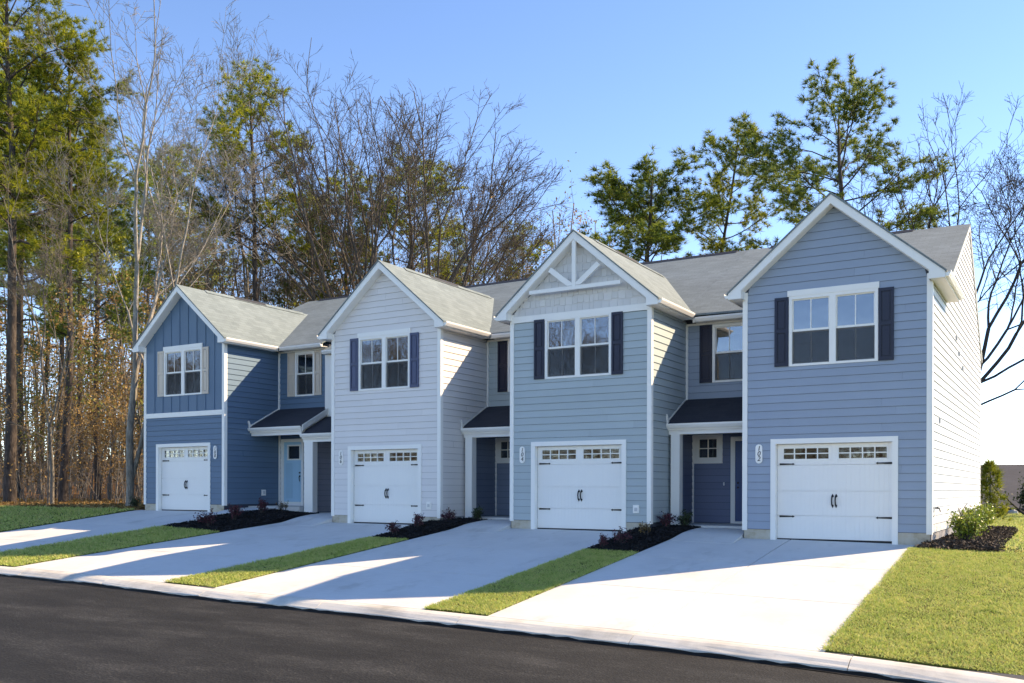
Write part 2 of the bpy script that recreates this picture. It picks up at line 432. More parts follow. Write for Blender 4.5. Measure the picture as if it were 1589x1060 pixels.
ground_sheet()

def patch(name, poly, dz, mat, step=0.5, parent=None, rough=0.0, edge=None, skirt=0.08, kind="structure", fn=None):
    """a sheet that follows the ground inside a polygon given as x-ranges: rows of (y, x0, x1)"""
    mb = MB()
    rows = []
    for (ya, a0, a1), (yb, b0, b1) in zip(poly, poly[1:]):
        n = max(1, int(math.ceil(abs(yb - ya) / step)))
        for i in range(n):
            t = i / n; rows.append((ya + (yb - ya) * t, a0 + (b0 - a0) * t, a1 + (b1 - a1) * t))
    rows.append(poly[-1])
    nx = max(2, int(math.ceil(max(r[2] - r[1] for r in rows) / step)) + 1)
    for j, (y, x0, x1) in enumerate(rows):
        for i in range(nx):
            t = i / (nx - 1); x = x0 + (x1 - x0) * t
            e = min(min(t, 1 - t) * (x1 - x0), 1.0) if edge else 1.0
            d = dz
            if edge:
                d = dz * min(1.0, 0.25 + e / edge)
            if rough and 0 < i < nx - 1 and 0 < j < len(rows) - 1: d += random.uniform(-rough, rough)
            mb.v.append((x, y, (fn or gz)(x, y) + d))
    for j in range(len(rows) - 1):
        for i in range(nx - 1):
            a = j * nx + i; mb.f.append((a, a + 1, a + nx + 1, a + nx)); mb.m.append(0)
    if skirt:
        n = len(mb.v); ring = [i for i in range(nx)] + [j * nx + nx - 1 for j in range(1, len(rows))] + [(len(rows) - 1) * nx + i for i in range(nx - 2, -1, -1)] + [j * nx for j in range(len(rows) - 2, 0, -1)]
        for k in ring:
            v = mb.v[k]; mb.v.append((v[0], v[1], v[2] - skirt))
        L = len(ring)
        for k in range(L):
            q = (k + 1) % L; mb.f.append((ring[k], n + k, n + q, ring[q])); mb.m.append(0)
    o = mb.build(name, mat, parent, fix=True, smooth=False)
    if parent is None and kind: tag(o, kind=kind)
    return o

# road and kerb -----------------------------------------------------
YK = -8.4
def road_z(x, y):
    d = min(1.0, (-8.8 - y) / 4.0)
    return zk(x) - 0.172 + 0.04 * max(0, d)
def road():
    mb = MB(); xs = list(np.arange(-90, 60.1, 1.5)); ys = [-8.74, -8.95, -9.3, -10.5, -12, -13.5, -15, -17.0]
    for y in ys:
        for x in xs: mb.v.append((x, y, road_z(x, y)))
    nx = len(xs)
    for j in range(len(ys) - 1):
        for i in range(nx - 1):
            a = j * nx + i; mb.f.append((a, a + nx, a + nx + 1, a + 1)); mb.m.append(0)
    o = mb.build("road", ASPH, fix=False, smooth=True); tag(o, kind="structure")
road()
def kerb_edge_strip():  # near-black strip down the kerb face and along the road edge
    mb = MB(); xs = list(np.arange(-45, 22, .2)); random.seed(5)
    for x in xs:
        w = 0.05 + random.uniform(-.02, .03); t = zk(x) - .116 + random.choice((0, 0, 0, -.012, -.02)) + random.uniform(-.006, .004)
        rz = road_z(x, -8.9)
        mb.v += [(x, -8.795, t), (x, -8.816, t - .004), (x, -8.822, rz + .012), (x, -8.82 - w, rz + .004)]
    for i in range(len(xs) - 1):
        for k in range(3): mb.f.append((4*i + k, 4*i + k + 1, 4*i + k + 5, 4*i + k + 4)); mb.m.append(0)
    o = mb.build("tar_seam", STRIP_BLACK, fix=False); tag(o, kind="structure")
STRIP_BLACK = paint("tar", (0.007, 0.007, 0.007, 1), 0.75, 0.3)
kerb_edge_strip()
def kerb():
    base = MB(); xs = [-60 + i * 3.05 for i in range(36)]
    for a, b in zip(xs, xs[1:]):
        base.prism([(YK - 0.012, zk(a) - 0.05), (YK - 0.012, zk(a) - 0.3), (-8.77, zk(a) - 0.3), (-8.77, zk(a) - 0.17)], a, b, 'x')
    root = base.build("kerb", JOINT); tag(root, kind="structure")
    prof = [(YK - 0.004, 0.0), (YK - 0.06, 0.004), (YK - 0.14, 0.0), (YK - 0.22, -0.016), (YK - 0.29, -0.045), (YK - 0.35, -0.078), (YK - 0.39, -0.098), (YK - 0.405, -0.108), (YK - 0.405, -0.30), (YK - 0.004, -0.30)]
    for a, b in zip(xs, xs[1:]):
        if a > 22 or b < -45: continue
        mb = MB(); k = len(prof); n = 7
        ts = [a + 0.006 + (b - a - 0.012) * i / (n - 1) for i in range(n)]
        for i, x in enumerate(ts):
            for (y, z) in prof:
                jy = random.uniform(-.006, .006) if y < -8.74 else 0
                mb.v.append((x, y + jy, zk(x) + z + (random.uniform(-.003, .003) if -8.78 < y < -8.45 else 0)))
        for i in range(n - 1):
            for j in range(k):
                q = (j + 1) % k; mb.f.append((i*k + j, i*k + q, (i+1)*k + q, (i+1)*k + j)); mb.m.append(0)
        mb.f.append(tuple(range(k))); mb.f.append(tuple((n-1)*k + j for j in range(k))); mb.m += [0, 0]
        mb.build("kerb_segment", KERBC, root, smooth=False)
kerb()

# driveways ----------------------------------------------------------
def hallz(x, y, zporch, z0):
    """concrete rising to the porch between the houses"""
    g = gz(x, min(y, 0)); t = min(1.0, max(0.0, (y + 0.9) / 1.9)); return g + (zporch - g) * t * t * (3 - 2 * t) if y > -0.9 else g
def driveway(name, xl, xr, xsplit, hall, zporch, hall_left=True):
    """slabs between joints at y=-5.6 and -2.8; hall=(x0,x1) strip that runs on to the porch"""
    base = patch(name, [(YK + 0.01, xl(YK) + .05, xr(YK) - .05), (-2.0, xl(-2) + .05, xr(-2) - .05), (0.05, xl(0) + .05, xr(0) - .05)], -0.03, JOINT, 0.6, skirt=0.1)
    cuts = [YK + 0.003, -5.62, -2.80, 0.10]
    g = 0.011
    for ya, yb in zip(cuts, cuts[1:]):
        xs = [None] + list(xsplit) + [None]
        for i in range(len(xs) - 1):
            rows = []
            n = 6
            for k in range(n + 1):
                y = ya + g + (yb - ya - 2 * g) * k / n
                a = xl(y) if xs[i] is None else xs[i] + g
                b = xr(y) if xs[i + 1] is None else xs[i + 1] - g
                rows.append((y, a, b))
            patch("slab", rows, 0.0, CONC, 0.9, parent=base, skirt=0.12)
    # walk up to the porch
    fn = lambda x, y: hallz(x, y, zporch, 0) + 0.004
    patch("slab", [(-0.85, hall[2], hall[1]), (0.2, hall[2] + (hall[0] - hall[2]) * .55, hall[1]), (1.02, hall[0], hall[1])], 0.0, CONC, 0.2, parent=base, skirt=0.15, fn=fn)
    return base
driveway("driveway", lambda y: -1.70 + 0.022 * (y + 8.4), lambda y: 3.675, [1.06], (-1.38, -0.02, -1.52), 0.19)
driveway("driveway", lambda y: -8.22 + 0.04 * (y + 8.4), lambda y: -2.99 + 0.03 * (y + 8.4), [], (-7.52, -6.34, -7.88), 0.28)
driveway("driveway", lambda y: -15.08 + 0.115 * (y + 8.4), lambda y: -9.70 + 0.075 * (y + 8.4), [], (-14.02, -12.68, -14.08), 0.35)
driveway("driveway", lambda y: -22.2 + 0.06 * (y + 8.4), lambda y: -17.75 + 0.15 * (y + 8.4) if y < -1.5 else -16.71, [], (-17.32, -16.1, -17.32), 0.50)

# sod strips, mulch beds and lawns ----------------------------------
SOD = 0.022
strips = {
    102: [(YK + .01, -2.985, -1.705), (-5.0, -2.885, -1.63), (-2.55, -2.81, -1.575)],
    104: [(YK + .01, -9.69, -8.225), (-5.0, -9.44, -8.09), (-2.3, -9.235, -7.985)],
    106: [(YK + .01, -17.75, -15.09), (-5.0, -17.24, -14.70), (-2.75, -16.91, -14.44)],
}
beds = {
    102: [(-2.55, -2.81, -1.575), (-0.9, -2.77, -1.53), (-.02, -2.74, -1.46), (0.02, -2.3, -1.45), (1.05, -2.30, -1.39)],
    104: [(-2.3, -9.235, -7.985), (-0.9, -9.13, -7.93), (-.02, -9.07, -7.72), (0.02, -8.62, -7.7), (1.05, -8.62, -7.53)],
    106: [(-2.75, -16.91, -14.44), (-0.9, -16.72, -14.2), (0.3, -16.1, -14.05), (1.05, -16.05, -14.0)],
}
def bedz(x, y):
    z = gz(x, min(y, 0))
    if y > -1.5: z += 0.11 * min(1.0, (y + 1.5) / 2.3) + (0.03 if x < -8 else 0)
    return z
strip_objs = {}
for k, rows in strips.items():
    strip_objs[k] = patch("grass_strip", rows, SOD, LAWNB, 0.25, rough=0.004, edge=0.15)
bed_objs = {}
for k, rows in beds.items():
    bed_objs[k] = patch("mulch_bed", rows, 0.03, MULCHB, 0.12, rough=0.012, edge=0.3, fn=bedz)
lawn_rows = [(YK + .01, 3.69, 16.0), (-0.55, 3.69, 16.0)]
lawn_r = patch("lawn", lawn_rows, SOD, LAWNB, 0.4, rough=0.004)
lawn_r2 = patch("lawn", [(-0.55, 5.30, 16.0), (8.0, 5.2, 16.0), (10.2, 5.1, 16.0), (10.3, 4.15, 16.0), (31.0, 4.0, 16.0)], SOD, LAWNB, 0.6, rough=0.004)
bed_r = patch("mulch_bed", [(-0.55, 3.72, 5.30), (0.6, 3.95, 5.29), (8.0, 3.95, 5.2), (10.3, 3.95, 5.1)], 0.05, MULCHR, 0.15, rough=0.014, edge=0.3)
lawn_l = patch("lawn", [(YK + .01, -60.0, -22.23), (-1.2, -60.0, -21.8), (0.3, -60, -21.75)], SOD, LAWNB, 0.6, rough=0.004)
floor_l = patch("forest_floor", [(0.0, -110.0, -21.6), (12.9, -110.0, -21.6), (13.0, -130.0, -6.0), (60.0, -150.0, -14.0), (120.0, -190.0, -14.0)], 0.03, FLOOR, 1.6, rough=0.03)

def in_rows(rows, n, margin=0.0):
    """random points inside a rows polygon"""
    out = []; ys = [r[0] for r in rows]; A = []
    for (ya, a0, a1), (yb, b0, b1) in zip(rows, rows[1:]): A.append((yb - ya) * ((a1 - a0) + (b1 - b0)) / 2)
    tot = sum(A)
    for (ya, a0, a1), (yb, b0, b1), ar in zip(rows, rows[1:], A):
        m = int(n * ar / tot)
        t = RNG.random(m); u = RNG.random(m)
        x0 = a0 + (b0 - a0) * t + margin; x1 = a1 + (b1 - a1) * t - margin
        out.append(np.stack([x0 + (x1 - x0) * u, ya + (yb - ya) * t], 1))
    return np.concatenate(out)
def mesh_tris(name, V, mat, parent=None):
    """V: (n,3,3) triangles"""
    n = len(V); me = bpy.data.meshes.new(name)
    me.vertices.add(n * 3); me.vertices.foreach_set("co", V.reshape(-1).astype(np.float32))
    me.loops.add(n * 3); me.loops.foreach_set("vertex_index", np.arange(n * 3, dtype=np.int32))
    me.polygons.add(n); me.polygons.foreach_set("loop_start", np.arange(0, n * 3, 3, dtype=np.int32))
    me.materials.append(mat); me.update(calc_edges=True)
    return link(name, me, parent)
def mesh_quads(name, V, mat, parent=None):
    n = len(V); me = bpy.data.meshes.new(name)
    me.vertices.add(n * 4); me.vertices.foreach_set("co", V.reshape(-1).astype(np.float32))
    me.loops.add(n * 4); me.loops.foreach_set("vertex_index", np.arange(n * 4, dtype=np.int32))
    me.polygons.add(n); me.polygons.foreach_set("loop_start", np.arange(0, n * 4, 4, dtype=np.int32))
    me.materials.append(mat); me.update(calc_edges=True)
    return link(name, me, parent)
def grass(name, rows, density, h, label, fn=gz, dz=SOD, w=0.007):
    area = sum((rb[0] - ra[0]) * ((ra[2] - ra[1]) + (rb[2] - rb[1])) / 2 for ra, rb in zip(rows, rows[1:]))
    P = in_rows(rows, int(area * density), -0.025); n = len(P); P += RNG.normal(0, .012, P.shape)
    z = np.array([fn(x, y) for x, y in P]) + dz - 0.006
    kx = 7.0; cl = np.sin(P[:, 0] * kx + 2.2 * np.sin(P[:, 1] * 5.3)) * np.sin(P[:, 1] * 6.1 + 1.7 * np.sin(P[:, 0] * 4.7)) + 0.7 * np.sin(P[:, 0] * 17.3 + P[:, 1] * 3.1) * np.sin(P[:, 1] * 15.1 - P[:, 0] * 5.0)
    seam = np.minimum(np.abs(((P[:, 1] + .03 * np.sin(P[:, 0] * 3)) % 0.62) - .02), np.abs(((P[:, 0] + np.floor(P[:, 1] / .62) * .7) % 1.75) - .02))
    keep = (RNG.random(n) < 0.80 + 0.22 * cl) & ((seam > .022) | (RNG.random(n) < .45))
    P, z = P[keep], z[keep]; n = len(P)
    ang = RNG.random(n) * 6.283; lean = RNG.normal(0, 0.9, (n, 2)); hh = h * (0.5 + RNG.random(n))
    # sod seams and tufts: patches of longer and shorter blades
    hh *= 0.75 + 0.5 * (np.sin(P[:, 0] * 2.1 + 1.3 * np.sin(P[:, 1] * 1.7)) * np.sin(P[:, 1] * 2.7 + P[:, 0]) * 0.5 + 0.5)
    base = np.column_stack([P, z]); d = np.column_stack([np.cos(ang), np.sin(ang), np.zeros(n)]) * w
    tip = base + np.column_stack([lean * hh[:, None], hh])
    o = mesh_tris(name, np.stack([base - d, base + d, tip], 1), GRASSM)
    tag(o, label, "grass", kind="stuff"); return o
grass("lawn_grass", [(YK + .02, 3.66, 9.0), (-4, 3.66, 9.6), (-0.5, 3.66, 10.0)], 5600, 0.034, "pale green mown grass of the sunlit lawn beside the end driveway")
grass("lawn_grass", [(-0.5, 5.28, 9.0), (8.0, 5.2, 9.5), (10.2, 5.1, 10), (10.3, 4.1, 10), (31.0, 4.0, 12.0)], 260, 0.06, "pale green mown grass of the lawn behind the brown mulch bed", w=0.018)
grass("grass_strip_blades", strips[102], 5400, 0.036, "green grass of the strip between the two right-hand driveways")
grass("grass_strip_blades", strips[104], 3600, 0.042, "green grass of the strip between the two middle driveways", w=0.009)
grass("grass_strip_blades", strips[106], 1700, 0.055, "green grass of the strip between the two left-hand driveways", w=0.012)
grass("lawn_grass", [(YK + .02, -30, -22.25), (-1.2, -34.0, -21.82), (0.0, -36, -21.8)], 500, 0.06, "shaded green grass of the lawn in front of the wood", w=0.02)

def chips(name, rows, n, mat, label, fn, size=0.045, dz=0.03):
    P = in_rows(rows, n, 0.03); n = len(P)
    z = np.array([fn(x, y) for x, y in P]) + dz
    c = np.column_stack([P, z + RNG.random(n) * 0.02])
    a = RNG.normal(size=(n, 3)); a[:, 2] *= 0.35; a /= np.linalg.norm(a, axis=1)[:, None]
    b = np.cross(a, RNG.normal(size=(n, 3))); b /= np.linalg.norm(b, axis=1)[:, None]
    L = size * (0.5 + RNG.random(n))[:, None]; W = size * 0.28 * (0.5 + RNG.random(n))[:, None]
    o = mesh_quads(name, np.stack([c - a*L - b*W, c + a*L - b*W, c + a*L + b*W, c - a*L + b*W], 1), mat)
    tag(o, label, "mulch", kind="stuff")
chips("mulch_chips", beds[102], 5000, CHIPB, "black wood chips of the bed left of the end house", bedz)
chips("mulch_chips", beds[104], 4500, CHIPB, "black wood chips of the bed in front of the second porch from the right", bedz)
chips("mulch_chips", beds[106], 5000, CHIPB, "black wood chips of the bed by the light blue door", bedz)
chips("mulch_chips", [(-0.55, 3.74, 5.35), (0.6, 3.98, 5.33), (8.0, 3.98, 5.25), (10.3, 3.98, 5.12)], 16000, CHIPR, "brown wood chips of the bed along the white side wall", gz, 0.055, 0.05)
chips("leaf_litter", [(0.05, -42.0, -21.7), (6.0, -50.0, -21.7), (14.0, -60, -21.7)], 26000, BROWNL, "fallen brown leaves at the edge of the wood", gz, 0.09, 0.05)

# ------------------------------------------------------------------ houses
W = 3.994; OX = 0.29; OY = 0.29; APZ = 7.652; EZ = 5.706
GS = (APZ - EZ) / (W / 2 + OX)                              # gable roof slope
HALL = 2.335; HY = 2.45; MS = 0.505; RY, RZ = 8.16, 8.74    # hall bay width, hall wall plane, main roof slope and ridge
DEPTH = 12.2
def wall_apex(x): return 7.388 - GS * abs(x - W / 2)

def subtract(iv, holes):
    out = [iv]
    for h0, h1 in holes:
        nxt = []
        for a, b in out:
            if h1 <= a or h0 >= b: nxt.append((a, b)); continue
            if h0 > a: nxt.append((a, h0))
            if h1 < b: nxt.append((h1, b))
        out = nxt
    return [(a, b) for a, b in out if b - a > 0.004]

def siding(wall, mapf, mat, z0, z1, Lf, Rf, holes=(), course=0.18, lip=0.023, board=3.66, joint_p=0.6, name="siding_board", gap=0.0055):
    """lap boards, each its own mesh; mapf(s, n, z) -> xyz; Lf/Rf give the outline at height z"""
    z = z0; row = 0
    while z < z1 - 0.01:
        zt = min(z + course, z1)
        cuts = sorted({z, zt} | {h for hh in holes for h in (hh[2], hh[3]) if z + 0.004 < h < zt - 0.004})
        # whole-course joints
        lo, hi = min(Lf(z), Lf(zt)), max(Rf(z), Rf(zt))
        joints = []
        if hi - lo > board:
            p = lo + random.uniform(0.25, 1.0) * board
            while p < hi - 0.3: joints.append(p); p += board
        elif hi - lo > 1.6 and random.random() < joint_p:
            joints.append(lo + (hi - lo) * random.uniform(0.2, 0.8))
        pieces = []
        for a, b in zip(cuts, cuts[1:]):
            hs = [(h[0], h[1]) for h in holes if h[2] < b - 0.006 and h[3] > a + 0.006]
            l0, l1, r0, r1 = Lf(a), Lf(b), Rf(a), Rf(b)
            if r0 - l0 < 0.02: continue
            for s0, s1 in subtract((min(l0, l1), max(r0, r1)), hs + [(j - .0015, j + .0015) for j in joints]):
                pieces.append((a, b, s0, s1, l0, l1, r0, r1))
        # group touching pieces of the course into boards
        groups = []
        for p in pieces:
            hit = [g for g in groups if any(q[1] == p[0] and q[2] < p[3] - .002 and q[3] > p[2] + .002 for q in g)]
            g = [p]
            for h in hit: g += h; groups.remove(h)
            groups.append(g)
        for g in groups:
            mb = MB()
            for a, b, s0, s1, l0, l1, r0, r1 in g:
                if a == z: a = a + gap                      # the dark reveal under each board
                n0 = lip - (lip - 0.004) * (a - z) / course; n1 = lip - (lip - 0.004) * (b - z) / course
                sa0, sa1 = max(s0, l0), min(s1, r0); sb0, sb1 = max(s0, l1), min(s1, r1)
                if sb1 <= sb0: sb0 = sb1 = min(max((l1 + r1) / 2, s0), s1)
                P = [mapf(sa0, n0, a), mapf(sa1, n0, a), mapf(sb1, n1, b), mapf(sb0, n1, b), mapf(sa0, 0.0, a), mapf(sa1, 0.0, a), mapf(sb1, 0.0, b), mapf(sb0, 0.0, b)]
                k = len(mb.v); mb.v += P
                mb.f += [(k, k+1, k+2, k+3), (k, k+4, k+5, k+1), (k+1, k+5, k+6, k+2), (k+2, k+6, k+7, k+3), (k+3, k+7, k+4, k)]; mb.m += [0] * 5
            mb.build(name, mat, wall)
        z = zt; row += 1

def panel_with_holes(mb, x0, x1, z0, z1, y0, y1, holes):
    zs = sorted({z0, z1} | {h for q in holes for h in (q[2], q[3]) if z0 < h < z1})
    for a, b in zip(zs, zs[1:]):
        hs = [(q[0], q[1]) for q in holes if q[2] < b - .001 and q[3] > a + .001]
        for s0, s1 in subtract((x0, x1), hs): mb.box(s0, s1, y0, y1, a, b)

def sash_window(house, x0, x1, z0, z1, y, n, head=None, label=None, glass=None, blind=False):
    """white framed double-hung window on a wall whose face is at y; n sashes side by side"""
    fr = MB(); t = 0.070
    yf = y - 0.034; yb = y + 0.085
    fr.box(x0, x0 + t, yf, yb, z0, z1); fr.box(x1 - t, x1, yf, yb, z0, z1)
    fr.box(x0 + t, x1 - t, yf, yb, z0, z0 + 0.05); fr.box(x0 + t, x1 - t, yf, yb, z1 - 0.07, z1)
    cells = []
    if n == 2:
        xm = (x0 + x1) / 2; fr.box(xm - .07, xm + .07, yf, yb, z0 + .05, z1 - .07)
        cells = [(x0 + t, xm - .07), (xm + .07, x1 - t)]
    else: cells = [(x0 + t, x1 - t)]
    win = fr.build("window", WHITE, house)
    if label: win["label"] = label
    if head: box("window_head", WHITE, win, head[0], head[1], y - 0.045, y + .0, head[2], head[3])
    zm = z0 + (z1 - z0) * 0.495
    for a, b in cells:
        # upper sash further out, lower sash behind it
        for (p, q, yy, nm) in ((zm - 0.0, z1 - 0.07, y + 0.012, "upper_sash"), (z0 + .05, zm, y + 0.040, "lower_sash")):
            s = MB(); st = 0.026
            s.box(a, a + st, yy, yy + .028, p, q); s.box(b - st, b, yy, yy + .028, p, q)
            s.box(a + st, b - st, yy, yy + .028, q - st, q); s.box(a + st, b - st, yy, yy + .028, p, p + (0.05 if nm == "upper_sash" else 0.03))
            s.build(nm, WHITE, win)
            g = MB(); g.box(a + st, b - st, yy + .012, yy + .016, p + .02, q - .02); g.build("pane", glass or GLASS, win)
            xm = (a + b) / 2
            m = MB(); m.box(xm - .011, xm + .011, yy + .004, yy + .0115, p + .03, q - .02); m.build("muntin", WHITE, win)
        # room seen through the glass: dim walls, no ceiling light
    rm = MB(); d = 1.6
    X0, X1, Z0_, Z1_ = x0 + .03, x1 - .03, z0 + .02, z1 - .03
    Y0 = y + .10
    rm.face([(X0, Y0 + d, Z0_), (X1, Y0 + d, Z0_), (X1, Y0 + d, Z1_), (X0, Y0 + d, Z1_)])
    rm.face([(X0, Y0, Z0_), (X0, Y0 + d, Z0_), (X0, Y0 + d, Z1_), (X0, Y0, Z1_)]); rm.face([(X1, Y0, Z0_), (X1, Y0 + d, Z0_), (X1, Y0 + d, Z1_), (X1, Y0, Z1_)])
    rm.face([(X0, Y0, Z0_), (X1, Y0, Z0_), (X1, Y0 + d, Z0_), (X0, Y0 + d, Z0_)]); rm.face([(X0, Y0, Z1_), (X1, Y0, Z1_), (X1, Y0 + d, Z1_), (X0, Y0 + d, Z1_)])
    rm.build("room", INTERIOR, win)
    for a, b in cells: box("insect_screen", SCREEN_M, win, a + .005, b - .005, y + .008, y + .0095, z0 + .055, zm + .0)
    if blind:
        for a, b in cells: box("roller_blind", BLIND, win, a + .01, b - .01, y + .088, y + .091, zm - .25, z1 - .08)
    return win
# half screens over the lower sashes: a see-through dark mesh
SCREEN_M = bpy.data.materials.new("insect_screen_mesh"); SCREEN_M.use_nodes = True
_nt = SCREEN_M.node_tree; _nt.nodes.clear()
_o = N(_nt, "ShaderNodeOutputMaterial"); _mx = N(_nt, "ShaderNodeMixShader"); _t = N(_nt, "ShaderNodeBsdfTransparent"); _d = N(_nt, "ShaderNodeBsdfDiffuse")
_d.inputs[0].default_value = (0.07, 0.075, 0.08, 1); _mx.inputs[0].default_value = 0.42
_nt.links.new(_t.outputs[0], _mx.inputs[1]); _nt.links.new(_d.outputs[0], _mx.inputs[2]); _nt.links.new(_mx.outputs[0], _o.inputs[0])
BLIND = paint("roller_blind", (0.42, 0.45, 0.47, 1), 0.8, 0.05)

def shutter(house, x0, x1, z0, z1, y, mat):
    mb = MB(); st = 0.055
    mb.box(x0, x0 + st, y - .05, y - .012, z0, z1); mb.box(x1 - st, x1, y - .05, y - .012, z0, z1)
    zm = z0 + (z1 - z0) * 0.51
    for a, b in ((z0, z0 + .08), (zm - .04, zm + .04), (z1 - .07, z1)): mb.box(x0 + st, x1 - st, y - .05, y - .012, a, b)
    s = mb.build("shutter", mat, house)
    for a, b in ((z0 + .08, zm - .04), (zm + .04, z1 - .07)):
        p = MB(); p.box(x0 + st, x1 - st, y - .026, y - .014, a, b)
        m = .028
        p.box(x0 + st + m, x1 - st - m, y - .041, y - .026, a + m, b - m); p.build("panel", mat, s)
    return s

def garage(house, mat_trim):
    gx0, gx1, gz1 = 0.628, 3.348, 2.297
    t = 0.115
    mb = MB(); mb.box(gx0, gx0 + t, -.035, .115, -.04, gz1); mb.box(gx1 - t, gx1, -.035, .115, -.04, gz1); mb.box(gx0 + t, gx1 - t, -.035, .115, gz1 - t, gz1)
    mb.build("garage_casing", WHITE, house)
    x0, x1 = gx0 + t + .004, gx1 - t - .004
    db = MB(); panel_with_holes(db, x0, x1, .0, gz1 - t, .165, .185, [(.878, 1.895, 1.829, 2.09), (2.088, 3.113, 1.829, 2.09)])
    door = db.build("garage_door", WHITE, house)
    zs = [0.034, 0.558, 1.115, 1.70, gz1 - t - .006]
    wins = [(0.878, 1.895), (2.088, 3.113)]; wz = (1.829, 2.090)
    for k, (a, b) in enumerate(zip(zs, zs[1:])):
        mb = MB()
        if k < 3:
            mb.box(x0, x1, .120, .164, a + .003, b - .003)
        else:
            panel_with_holes(mb, x0, x1, a + .003, b - .003, .120, .164, [(w0, w1, wz[0], wz[1]) for w0, w1 in wins])
        mb.build("door_section", DOORWHITE, door)
    box("weather_seal", BLACK, door, x0, x1, .13, .15, -.015, .034)
    for w0, w1 in wins:
        fr = MB(); n = 4; pw = (w1 - w0) / n
        for i in range(n + 1):
            c = w0 + pw * i; fr.box(c - .012, c + .012, .108, .142, wz[0] - .012, wz[1] + .012)
        for zc in (wz[0], (wz[0] + wz[1]) / 2, wz[1]):
            for i in range(n): fr.box(w0 + pw * i + .012, w0 + pw * (i + 1) - .012, .109, .141, zc - .011, zc + .011)
        fr.build("window_grille", WHITE, door)
        for i in range(n):
            for j in range(2):
                h = (wz[1] - wz[0]) / 2
                MB().box(w0 + pw*i + .012, w0 + pw*(i+1) - .012, .132, .136, wz[0] + h*j + .010, wz[0] + h*(j+1) - .010).build("pane", GLASS2, door, fix=False)
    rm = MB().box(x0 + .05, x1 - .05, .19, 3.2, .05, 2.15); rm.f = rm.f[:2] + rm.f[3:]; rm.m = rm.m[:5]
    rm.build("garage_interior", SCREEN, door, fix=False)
    for zc in (1.725, 0.536):
        for sgn, xa in ((1, 0.80), (-1, 3.215)):
            xb = xa + sgn * 0.34
            mb = MB(); yy = (.106, .1185)
            mb.prism([(xa, zc - .022), (xa + sgn * .29, zc - .012), (xa + sgn * .295, zc - .026), (xb, zc), (xa + sgn * .295, zc + .026), (xa + sgn * .29, zc + .012), (xa, zc + .022)], yy[0], yy[1], 'y')
            mb.build("hinge", BLACK, door)
    for xc in (1.972, 2.048):
        mb = MB(); pts = [(xc, .118, 1.035), (xc - .012, .085, .98), (xc - .014, .07, .90), (xc - .012, .085, .81), (xc, .118, .755)]
        mb.tube(pts, [.012, .015, .015, .015, .012], 8)
        mb.prism([(xc - .03, 1.0), (xc, 1.055), (xc + .03, 1.0), (xc, .97)], .107, .118, 'y')
        mb.prism([(xc - .024, .79), (xc, .82), (xc + .024, .79), (xc, .74)], .107, .118, 'y')
        mb.build("handle", BLACK, door)
    return door

def glyph(ch, size):
    cu = bpy.data.curves.new("glyph", 'FONT'); cu.body = ch; cu.size = size; cu.align_x = 'CENTER'; cu.align_y = 'CENTER'; cu.extrude = 0.004; cu.shear = 0.18
    o = bpy.data.objects.new("glyph", cu); COL.objects.link(o)
    dg = bpy.context.evaluated_depsgraph_get(); me = bpy.data.meshes.new_from_object(o.evaluated_get(dg))
    bpy.data.objects.remove(o); return me
GLYPH = {}
def plaque(house, num, x0):
    w, z0, z1 = 0.155, 1.745, 2.185
    xc = x0 + w / 2; rad = w / 2
    poly = []
    for i in range(9): a = math.pi * i / 8; poly.append((xc + rad * math.cos(a), z1 - rad + rad * math.sin(a)))
    for i in range(9): a = math.pi + math.pi * i / 8; poly.append((xc + rad * math.cos(a), z0 + rad + rad * math.sin(a)))
    p = MB().prism(poly, -.045, -.018, 'y').build("number_plaque", WHITE, house)
    p["label"] = "white oval plaque with the upright number %d" % num
    for k, ch in enumerate(str(num)):
        if ch not in GLYPH:
            me = glyph(ch, 0.155); me.materials.clear(); me.materials.append(BLACK); GLYPH[ch] = me
        o = link("digit", GLYPH[ch], p); o.location = (xc, -.048, 2.085 - 0.118 * k); o.rotation_euler = (R(90), 0, 0)

def gutter(house, axis, a, b, edge, ztop, sgn):
    """K-style gutter; axis 'y': runs along y on the side face at x=edge, outward sgn; axis 'x': runs along x on the front at y=edge"""
    prof = [(0.0, 0.0), (0.0, -.115), (.06, -.115), (.085, -.075), (.105, -.04), (.105, 0.0), (.098, 0.0), (.098, -.036), (.008, -.036), (.008, 0.0)]
    mb = MB()
    mb.prism([(edge + sgn * p, ztop + q) for p, q in prof], a, b, axis)
    return mb.build("gutter", WHITE, house)

